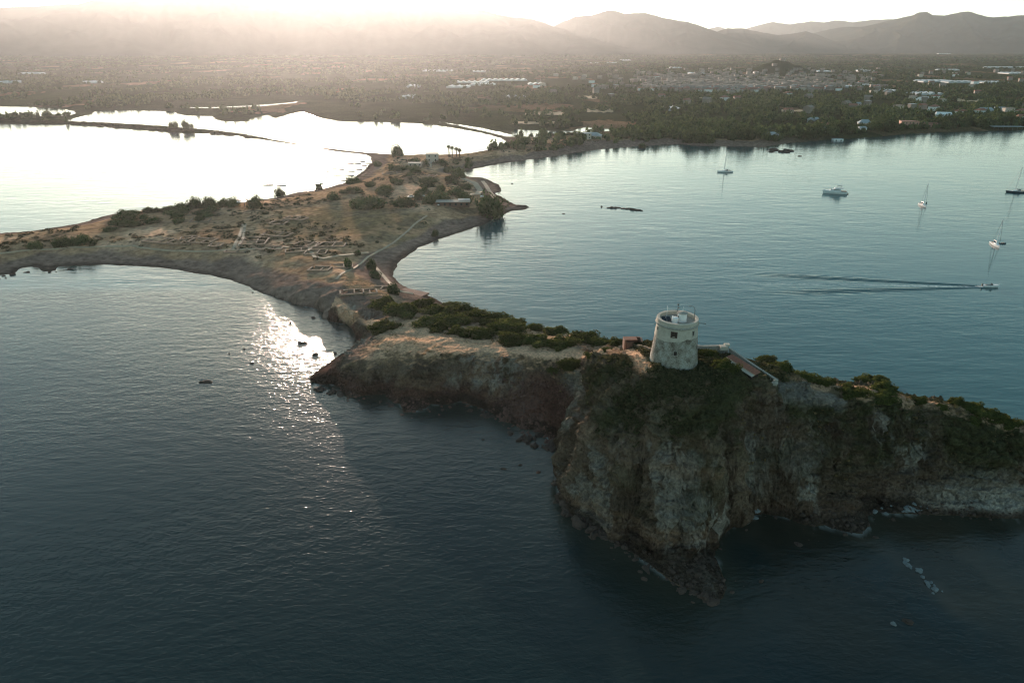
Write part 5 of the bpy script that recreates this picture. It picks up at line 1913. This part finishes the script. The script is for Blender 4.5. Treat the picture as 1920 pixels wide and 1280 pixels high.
# greenhouses
GH = [(822, 137, 52), (776, 163, 22), (966, 182, 38), (885, 155, 60), (905, 159, 44), (945, 151, 80), (1005, 158, 28), (1110, 123, 30), (1150, 123, 26), (1172, 119, 18), (1265, 132, 20),
      (860, 163, 40), (1750, 154, 48), (1795, 156, 40), (1860, 157, 36), (1768, 108, 18), (1885, 132, 60), (1540, 138, 22), (1735, 175, 38), (1620, 138, 22), (1632, 163, 18), (1600, 165, 20),
      (755, 182, 10), (770, 181, 18), (1260, 203, 22), (1305, 141, 25), (900, 138, 30), (20, 157, 24), (62, 143, 30), (170, 157, 24), (1775, 137, 30), (1900, 143, 30), (1660, 170, 20)]
for i, (px, py, w) in enumerate(GH):
    x, y, _ = at(px, py, 6)
    dist = math.hypot(x, y)
    wm = w / FPX * dist
    g = empty('greenhouse', (x, y, hz(x, y)), random.uniform(-.05, .05))
    tag(g, 'long pale greenhouse roof lying in the fields of the plain', 'greenhouse', 'greenhouses of the plain')
    b = MB()
    dp = random.uniform(30, 60)
    nb = max(3, int(wm / 14))
    b.box((0, 0, .9), (wm, dp, 3.0))
    b.build('wall', M['poly'], g)
    b = MB()
    for k in range(nb):
        x0 = -wm / 2 + wm * k / nb; x1 = x0 + wm / nb - 0.02
        b.add([(x0, -dp / 2, 2.41), (x1, -dp / 2, 2.41), ((x0 + x1) / 2, -dp / 2, 5), (x0, dp / 2, 2.41), (x1, dp / 2, 2.41), ((x0 + x1) / 2, dp / 2, 5)],
              [(0, 1, 2), (5, 4, 3), (0, 2, 5, 3), (1, 4, 5, 2), (0, 3, 4, 1)])
    b.build('roof', M['poly'], g)
# pale stubble fields, draped on the plain
M['field'] = mat_simple('stubble', (0.30, 0.24, 0.13), 0.95, 0.2, 0.02, 0.0)
FL = [((1310, 1445), (184, 188), 'grass'), ((1465, 1520), (207, 211), 'field'), ((985, 1060), (211, 217), 'field'), ((1080, 1130), (181, 186), 'field'), ((1600, 1660), (219, 226), 'field'), ((960, 1040), (228, 233), 'field'), ((1795, 1850), (186, 191), 'field'), ((1100, 1150), (206, 212), 'field'), ((1690, 1740), (204, 208), 'field')]
for (x0, x1), (y0, y1), k in FL:
    n = 14
    vs = []
    for j in range(5):
        for i in range(n):
            px = x0 + (x1 - x0) * i / (n - 1)
            py = y1 + (y0 - y1) * j / 4 + 0.6 * math.sin(i * 1.7 + j)
            x, y, _ = at(px, py, 3)
            vs.append((x, y, hz(x, y) + 0.5))
    o = mesh_np('field', vs, grid_faces(5, n), M['field'])
    tag(o, kind='structure')

# ------------------------------------------------------------------ pale walkways of the site, draped strips
def strip(name, pix, w, mat):
    pts_ = fine([hit(px, py)[:2] for px, py in pix], 2.0)
    q_ = np.array(pts_)
    d = np.gradient(q_, axis=0)
    d /= np.linalg.norm(d, axis=1, keepdims=True) + 1e-9
    n = np.stack([-d[:, 1], d[:, 0]], -1)
    L, R_ = q_ + n * w / 2, q_ - n * w / 2
    zc = np.maximum(height(L[:, 0], L[:, 1]), height(R_[:, 0], R_[:, 1])) + 0.16
    V = np.concatenate([np.c_[L, zc], np.c_[R_, zc], np.c_[R_, zc - .6], np.c_[L, zc - .6]])
    n_ = len(q_)
    i = np.arange(n_ - 1)
    F = np.concatenate([np.stack([i + a * n_, i + 1 + a * n_, i + 1 + b * n_, i + b * n_], -1) for a, b in ((0, 1), (1, 2), (3, 0))])
    o = mesh_np(name, V, F, mat)
    tag(o, kind='structure')
    return o


strip('path', [(630, 525), (660, 505), (690, 482), (735, 458), (757, 440), (778, 420), (800, 405)], 1.1, M['pathm'])
strip('path', [(577, 463), (590, 482), (605, 485), (690, 474)], 1.5, M['pathm'])
strip('path', [(0, 476), (60, 469), (120, 465), (180, 463), (250, 462), (290, 468), (400, 471), (450, 469), (545, 463)], 1.3, M['pathm'])
strip('path', [(438, 468), (446, 450), (452, 436), (456, 420)], 1.6, M['pathm'])
strip('path', [(448, 462), (456, 445), (460, 420)], 1.2, M['pathm'])
strip('path', [(905, 340), (915, 355), (925, 368), (935, 380)], 2.6, M['pathm'])
strip('path', [(868, 336), (890, 345), (900, 358), (895, 366), (870, 368)], 4.0, M['pathm'])
strip('path', [(700, 497), (713, 512), (722, 522), (745, 545), (775, 552)], 1.4, M['pathm'])

# ruins: low walls on the site
ruin_spots = [(660, 549, 9, 5), (712, 542, 8, 4), (690, 548, 7, 5), (765, 541, 9, 3.5), (782, 545, 7, 3.5), (620, 460, 14, 8), (300, 452, 14, 8), (340, 455, 12, 6), (380, 452, 12, 8), (520, 440, 14, 8), (480, 450, 12, 7), (560, 470, 12, 6),
              (640, 500, 10, 6), (600, 505, 9, 6), (700, 330, 16, 8), (740, 325, 18, 8), (800, 330, 14, 8), (660, 345, 14, 8)]
for _ in range(12):
    ruin_spots.append((random.uniform(260, 640), random.uniform(405, 505), random.uniform(6, 14), random.uniform(4, 9)))
for i, (px, py, w, d) in enumerate(ruin_spots):
    x, y, z = hit(px, py)
    if z < 1.2:
        continue
    g = empty('ruin', (x, y, z), random.uniform(-.3, .3))
    tag(g, ('small' if w < 9 else 'large' if w > 11.5 else 'medium') + ' ruined foundation ' + where(px, [(360, 'on the left part of the site'), (450, 'left of the twin white paths'), (540, 'right of the twin white paths'), (600, 'in the middle of the site'), (660, 'near the bend of the walkway'), (800, 'beside the neck of the isthmus'), (2000, 'at the back')]) + (' toward the harbour side' if py < 440 else ' toward the near beach' if py > 480 else ' halfway across'), 'ruin', 'ruined foundations on the peninsula')
    b = MB()
    for sx, sy, ww, dd_ in ((0, -d / 2, w, .6), (0, d / 2, w * .7, .6), (-w / 2 + .3, 0, .6, d - .61), (w / 2 - .3, 0, .6, d - .61), (w * .1, 0, .5, d - .61)):
        b.box((sx, sy, 0.15), (ww, dd_, random.uniform(.5, 1.0)))
    b.build('wall', M['ruin'], g)

# paved terrace with reddish and grey bands above the bay
x, y, z = hit(775, 549)
g = MB()
tag(g.box((x, y, z + .1), (12, 5, .5), -0.55).build('terrace', M['brick']), 'reddish paved terrace strip on the bay edge of the isthmus', 'terrace')

# parked cars in the middle of the peninsula
def car(px, py, label, rz=0.3):
    x, y, z = hit(px, py)
    g = empty('parked_car', (x, y, z + .1), rz)
    tag(g, label, 'car')
    MB().loft([[(-2.1, s * .8, .35) if q_ == 0 else (-2.1, s * .8, .8) for s, q_ in ((-1, 0), (1, 0), (1, 1), (-1, 1))],
               [(-1.2, s * .86, .3) if q_ == 0 else (-1.2, s * .84, .95) for s, q_ in ((-1, 0), (1, 0), (1, 1), (-1, 1))],
               [(1.5, s * .86, .3) if q_ == 0 else (1.5, s * .84, 1.0) for s, q_ in ((-1, 0), (1, 0), (1, 1), (-1, 1))],
               [(2.1, s * .8, .35) if q_ == 0 else (2.1, s * .78, .9) for s, q_ in ((-1, 0), (1, 0), (1, 1), (-1, 1))]]).build('body', M['white'], g)
    MB().box((.3, 0, 1.22), (2.3, 1.5, .5), taper=.75).build('cabin', M['glass'], g)
    for sx in (-1.3, 1.4):
        for sy in (-.85, .85):
            MB().tube([(sx, sy - .1, .33), (sx, sy + .1, .33)], .33, 12).build('wheel', M['darkhole'], g)


car(770, 371, 'white parked car left of the round tree in the middle of the peninsula')
car(790, 370, 'white parked car catching the sun right of the round tree')
car(824, 385, 'white parked car beside the long low hut', 1.2)
car(907, 370, 'white van-like car alone on the open ground near the point')

# ------------------------------------------------------------------ boats
def hull_secs(L, B, H, n=12, dr=0.35):
    """stern at -L/2, bow at +L/2"""
    secs = []
    for k in range(n + 1):
        t = k / n
        x = -L / 2 + L * t
        wdt = B / 2 * (0.78 + 0.22 * math.sin(math.pi * min(t / .55, 1) / 2)) * (1 - max(0, (t - .42) / .58) ** 2.2)
        wdt = max(wdt, .02)
        sh = H * (0.85 + 0.35 * t * t)
        x2 = x + (0.06 * L * t * t)
        secs.append([(x, -wdt * .55, -dr), (x, wdt * .55, -dr), (x2, wdt * .93, sh * .45), (x2, wdt, sh), (x2, -wdt, sh), (x2, -wdt * .93, sh * .45)])
    return secs


def sailboat(px, py, L, mast, rz, label, hullm='white', dinghy=None):
    x, y, _ = at(px, py)
    g = empty('sailboat', (x, y, 0), rz)
    tag(g, label, 'sailboat', 'sailing boats anchored in the bay')
    B, H = L * .30, L * .085
    MB().loft(hull_secs(L, B, H)).build('hull', M[hullm], g, smooth=True)
    ds = hull_secs(L * .93, B * .86, H)
    d_ = MB()
    vs = []
    for q_ in ds:
        vs.append([(q_[4][0], q_[4][1], q_[4][2] + .01), (q_[3][0], q_[3][1], q_[3][2] + .01), (q_[3][0], q_[3][1], q_[3][2] + .05), (q_[4][0], q_[4][1], q_[4][2] + .05)])
    d_.loft(vs).build('deck', M['white'], g)
    c = MB()
    z0 = H * 0.95 + .05
    c.loft([[(-.12 * L, s * B * .30 * a, z0 + dz) for s, a, dz in ((-1, 1, 0), (1, 1, 0), (1, .85, .5), (-1, .85, .5))],
            [(.10 * L, s * B * .27 * a, z0 + dz) for s, a, dz in ((-1, 1, 0), (1, 1, 0), (1, .8, .48), (-1, .8, .48))],
            [(.24 * L, s * B * .14 * a, z0 + .03 + dz) for s, a, dz in ((-1, 1, 0), (1, 1, 0), (1, .6, .2), (-1, .6, .2))]])
    cb = c.build('cabin', M['white'], g)
    for s in (-1, 1):
        MB().box((0.0, s * B * .282, z0 + .27), (.16 * L, .06, .16)).build('window', M['glass'], cb)
    MB().box((-.29 * L, 0, z0 + .06), (.22 * L, B * .5, .10)).build('cockpit', M['deck'], g)
    MB().loft([[(-.13 * L, s * B * .3 * a, z0 + dz) for s, a, dz in ((-1, 1, .1), (1, 1, .1), (1, .8, 1.15), (-1, .8, 1.15))],
               [(-.03 * L, s * B * .3 * a, z0 + dz) for s, a, dz in ((-1, 1, .4), (1, 1, .4), (1, .7, .62), (-1, .7, .62))]]).build('sprayhood', M['navy'], g)
    mt = MB().tube([(.09 * L, 0, z0), (.07 * L, 0, mast)], .17, 8, .12).build('mast', M['white'], g)
    MB().tube([(.08 * L, -B * .25, mast * .55), (.08 * L, B * .25, mast * .55)], .05, 6).build('spreader', M['white'], mt)
    MB().tube([(.07 * L, 0, z0 + 1.1), (-.32 * L, 0, z0 + 1.0)], .09, 8).build('boom', M['white'], g)
    MB().tube([(.06 * L, 0, z0 + 1.3), (-.30 * L, 0, z0 + 1.2)], .18, 8, .12).build('furled_sail', M['navy'] if hullm == 'white' else M['cream'], g)
    MB().tube([(.07 * L, 0, mast * .97), (.53 * L, 0, H * 1.2)], .05, 6).build('forestay', M['metal'], g)
    MB().tube([(.07 * L, 0, mast * .99), (-.49 * L, 0, H)], .035, 6).build('backstay', M['metal'], g)
    for s in (-1, 1):
        MB().tube([(.07 * L, 0, mast * .95), (.08 * L, s * B * .27, mast * .55), (.06 * L, s * B * .46, H)], .03, 6).build('shroud', M['metal'], g)
        b = MB()
        for k in range(6):
            xx = -.42 * L + k * .15 * L
            b.tube([(xx, s * B * (.44 - .03 * max(0, k - 2)), H), (xx, s * B * (.44 - .03 * max(0, k - 2)), H + .65)], .025, 5)
        b.build('railing', M['metal'], g)
    return g


def dinghy(x, y, rz, label, L=3.0, mat='navy', group=None, name='dinghy'):
    g = empty(name, (x, y, 0), rz)
    tag(g, label, 'dinghy' if name == 'dinghy' else 'boat', group)
    MB().loft(hull_secs(L, L * .42, .45, 8, .12)).build('hull', M[mat], g, smooth=True)
    MB().box((-.1 * L, 0, .50), (L * .12, L * .36, .06)).box((.18 * L, 0, .52), (L * .1, L * .33, .06)).build('seat', M['deck'], g)
    MB().box((-.52 * L, 0, .5), (.22, .3, .7)).build('outboard', M['metal'], g)
    return g


sailboat(1360, 323, 11.5, 15, math.pi, 'white sailing boat seen side-on nearest the wooded far shore')
sailboat(1730, 386, 10, 14, -1.75, 'cream sailing boat seen bow-on with a tall mast in mid bay')
sailboat(1906, 361, 12.5, 17, math.pi - .12, 'dark-hulled sailing boat cut by the right edge', 'navy')
sailboat(1866, 460, 10, 13.5, -1.85, 'cream sailing boat seen bow-on nearest the camera with a dinghy beside it')
x, y, _ = at(1737, 381)
dinghy(x, y, 1.0, 'small dark dinghy beside the mid-bay sailing boat', 2.4)
x, y, _ = at(1880, 457)
dinghy(x, y, 0.1, 'dark inflatable dinghy trailing right of the nearest sailing boat', 3.4)


def motor_yacht():
    x, y, _ = at(1566, 363)
    g = empty('motor_yacht', (x, y, 0), math.pi - .25)
    tag(g, 'white motor yacht with flybridge anchored in the middle of the bay', 'motor yacht')
    L, B, H = 14.5, 4.4, 1.9
    MB().loft(hull_secs(L, B, H)).build('hull', M['white'], g, smooth=True)
    MB().box((-.33 * L, 0, H * .95), (L * .26, B * .8, .12)).build('aft_deck', M['deck'], g)
    s = MB().loft([[(-.20 * L, s * B * .40 * a, H + dz - .25) for s, a, dz in ((-1, 1, 0), (1, 1, 0), (1, .92, 1.7), (-1, .92, 1.7))],
                   [(.12 * L, s * B * .36 * a, H + dz - .2) for s, a, dz in ((-1, 1, 0), (1, 1, 0), (1, .85, 1.6), (-1, .85, 1.6))],
                   [(.27 * L, s * B * .22 * a, H + dz) for s, a, dz in ((-1, 1, 0), (1, 1, 0), (1, .7, .25), (-1, .7, .25))]]).build('superstructure', M['white'], g)
    for sd_ in (-1, 1):
        MB().box((-.03 * L, sd_ * B * .385, H + .75), (.28 * L, .08, .5)).build('window', M['glass'], s)
    MB().box((.185 * L, 0, H + .98), (.9, B * .46, .5), 0).build('windscreen', M['glass'], s)
    fb = MB().loft([[(-.30 * L, s * B * .40, H + dz + 1.4) for s, dz in ((-1, .1), (1, .1), (1, .35), (-1, .35))],
                    [(.06 * L, s * B * .33, H + dz + 1.4) for s, dz in ((-1, .1), (1, .1), (1, .65), (-1, .65))]]).build('flybridge', M['white'], g)
    MB().box((-.14 * L, 0, H + 3.3), (L * .22, B * .66, .12)).build('hardtop', M['navy'], fb)
    for sx in (-.22, -.06):
        for sy in (-1, 1):
            MB().tube([(sx * L, sy * B * .3, H + 1.6), (sx * L + .2, sy * B * .3, H + 3.3)], .05, 6).build('post', M['metal'], fb)
    MB().tube([(-.16 * L, 0, H + 3.3), (-.2 * L, 0, H + 5.2)], .06, 6).box((-.18 * L, 0, H + 4.2), (.3, 1.2, .1)).build('radar_mast', M['white'], g)
    b = MB()
    for sd_ in (-1, 1):
        b.tube([(.02 * L, sd_ * B * .48, H + .55), (.3 * L, sd_ * B * .36, H + .9), (.5 * L, sd_ * .15, H + 1.1)], .035, 6)
    b.build('bow_rail', M['metal'], g)
    MB().box((-.53 * L, 0, .3), (.9, B * .7, .14)).build('swim_platform', M['deck'], g)


motor_yacht()

# speedboat and its wake ----------------------------------------------------
bx, by, _ = at(1856, 538)
ex_, ey_, _ = at(1450, 531.5)
wdir = math.atan2(by - ey_, bx - ex_)
g = empty('speedboat', (bx, by, 0.12), wdir)
tag(g, 'small white speedboat running right and drawing a long wake', 'speedboat')
h_ = MB().loft(hull_secs(6.2, 2.2, .85)).build('hull', M['white'], g, smooth=True)
MB().box((-.6, 0, .92), (2.6, 1.5, .12)).build('cockpit', M['navy'], g)
MB().loft([[(.6, s * .75, .9) for s in (-1, 1)] + [(.35, s * .6, 1.45) for s in (1, -1)], [(.75, s * .72, .9) for s in (-1, 1)] + [(.42, s * .56, 1.45) for s in (1, -1)]]).build('windscreen', M['glass'], g)
MB().box((-3.25, 0, .8), (.5, .5, 1.0)).build('outboard', M['metal'], g)
L_ = WL
nx_, ny_ = 900, 300
u = np.linspace(-4.0, L_, nx_)           # distance behind the boat
v = np.linspace(-24, 24, ny_)
U, Vv = np.meshgrid(u, v)
arm = 0.9 + 0.135 * np.clip(U, 0, None)
z = np.zeros_like(U)
fade = np.exp(-U / 110) * sstep(-1, 4, U) * sstep(L_, L_ - 40, U)
for s in (-1, 1):
    q_ = s * Vv - arm
    ph = q_ * (2 * np.pi / 1.9) + U * 0.05
    wdt = 0.8 + 0.030 * U
    z += 0.19 * np.cos(ph) * np.exp(-((q_ + 0.4 * wdt) / wdt) ** 2) * fade
    ph2 = (q_ * 0.8 + U * 0.55) * (2 * np.pi / 5.5)
    z += 0.07 * np.cos(ph2) * np.exp(-((q_ - 1.0) / 1.8) ** 2) * sstep(30, 60, U) * fade * 2
edge = sstep(24, 21, np.abs(Vv)) * sstep(-2, 1, U) * sstep(L_, L_ - 6, U)
edge = sstep(24, 15, np.abs(Vv)) * sstep(-4, 1, U) * sstep(L_ - 3, L_ - 16, U)
z = z * edge + 0.012
cw, sw = math.cos(wdir), math.sin(wdir)
X = bx - U * cw - Vv * sw
Y = by - U * sw + Vv * cw
base = 0.30 * edge          # raised with its surroundings so that troughs stay above the flat water
z2 = np.zeros_like(z)
for s in (-1, 1):
    pass
o = mesh_np('wake', np.stack([X, Y, z], -1).reshape(-1, 3), grid_faces(ny_, nx_), M['water'], smooth=True)
set_float(o, 'calm', np.full(U.size, 0.97))
foam = np.exp(-(Vv / (0.6 + 0.012 * U)) ** 2) * np.exp(-U / 60) * sstep(-1, 1, U)
foamn = np.clip(foam * (0.6 + 0.8 * fbm2(X, Y, 1.0, 3, 130)), 0, 1)
set_attr(o, 'bed', mixc(np.broadcast_to(bayc, U.shape + (3,)), np.array((0.45, 0.48, 0.48)), foamn).reshape(-1, 3))
tag(o, kind='structure')
# spray at the stern
vs = leaf_cloud(260, 1.0, 1.0, .8, .10, 5, .4, -.1, .3)
o = mesh_np('spray', vs[0] * np.array((1.9, .9, .7)), vs[1], M['foam'])
o.location = (bx - 3.6 * cw, by - 3.6 * sw, 0.0)
o.rotation_euler = (0, 0, wdir)
tag(o, 'white spray churned up behind the speedboat', 'spray', kind='stuff')

# moored small boats on the glittering harbour water
MO = [(503, 347, 5, 0), (528, 348, 4.5, 0.1), (612, 308, 4.5, 0), (626, 315, 5, .1), (612, 321, 5, -.1), (633, 328, 6, 0), (606, 333, 6, .1), (592, 345, 5, 0), (601, 344, 5, .3), (657, 307, 5, .1), (671, 306.5, 5, -.1),
      (659, 321, 4.5, 0), (652, 328, 4, .1), (659, 329, 4, 0), (645, 338, 4, .2), (674, 318, 4.5, 0), (683, 311, 4, 0), (690, 306, 4, .1), (680, 303, 4, 0), (640, 318, 4, .3)]
for i, (px, py, L, rz) in enumerate(MO):
    x, y, _ = at(px, py)
    if i < 2:
        lb = ('small moored motor boat leftmost on the glittering harbour water', 'small moored boat second from left on the glittering harbour water')[i]
        dinghy(x, y, rz, lb, L * 1.25, 'white', 'small boats moored in the harbour', 'small_boat')
    else:
        dinghy(x, y, rz, 'little open boat moored in the sun glare by the peninsula', L, 'navy', 'small boats moored in the harbour', 'small_boat')  # dark hulls: the backlit silhouette is put into their colour

# ------------------------------------------------------------------ haze
hb = MB().box((0, 7600, 640), (35400, 20400, 1300 + 16))
hm = bpy.data.materials.new('haze')
hm.use_nodes = True
hm.node_tree.nodes.clear()
pv = hm.node_tree.nodes.new('ShaderNodeVolumePrincipled')
pv.inputs['Density'].default_value = HAZE_DENSITY
pv.inputs['Anisotropy'].default_value = HAZE_G
pv.inputs['Color'].default_value = (*HAZE_COL, 1)
ho = hm.node_tree.nodes.new('ShaderNodeOutputMaterial')
hm.node_tree.links.new(pv.outputs[0], ho.inputs['Volume'])
haze = hb.build('haze', hm)
tag(haze, kind='stuff')
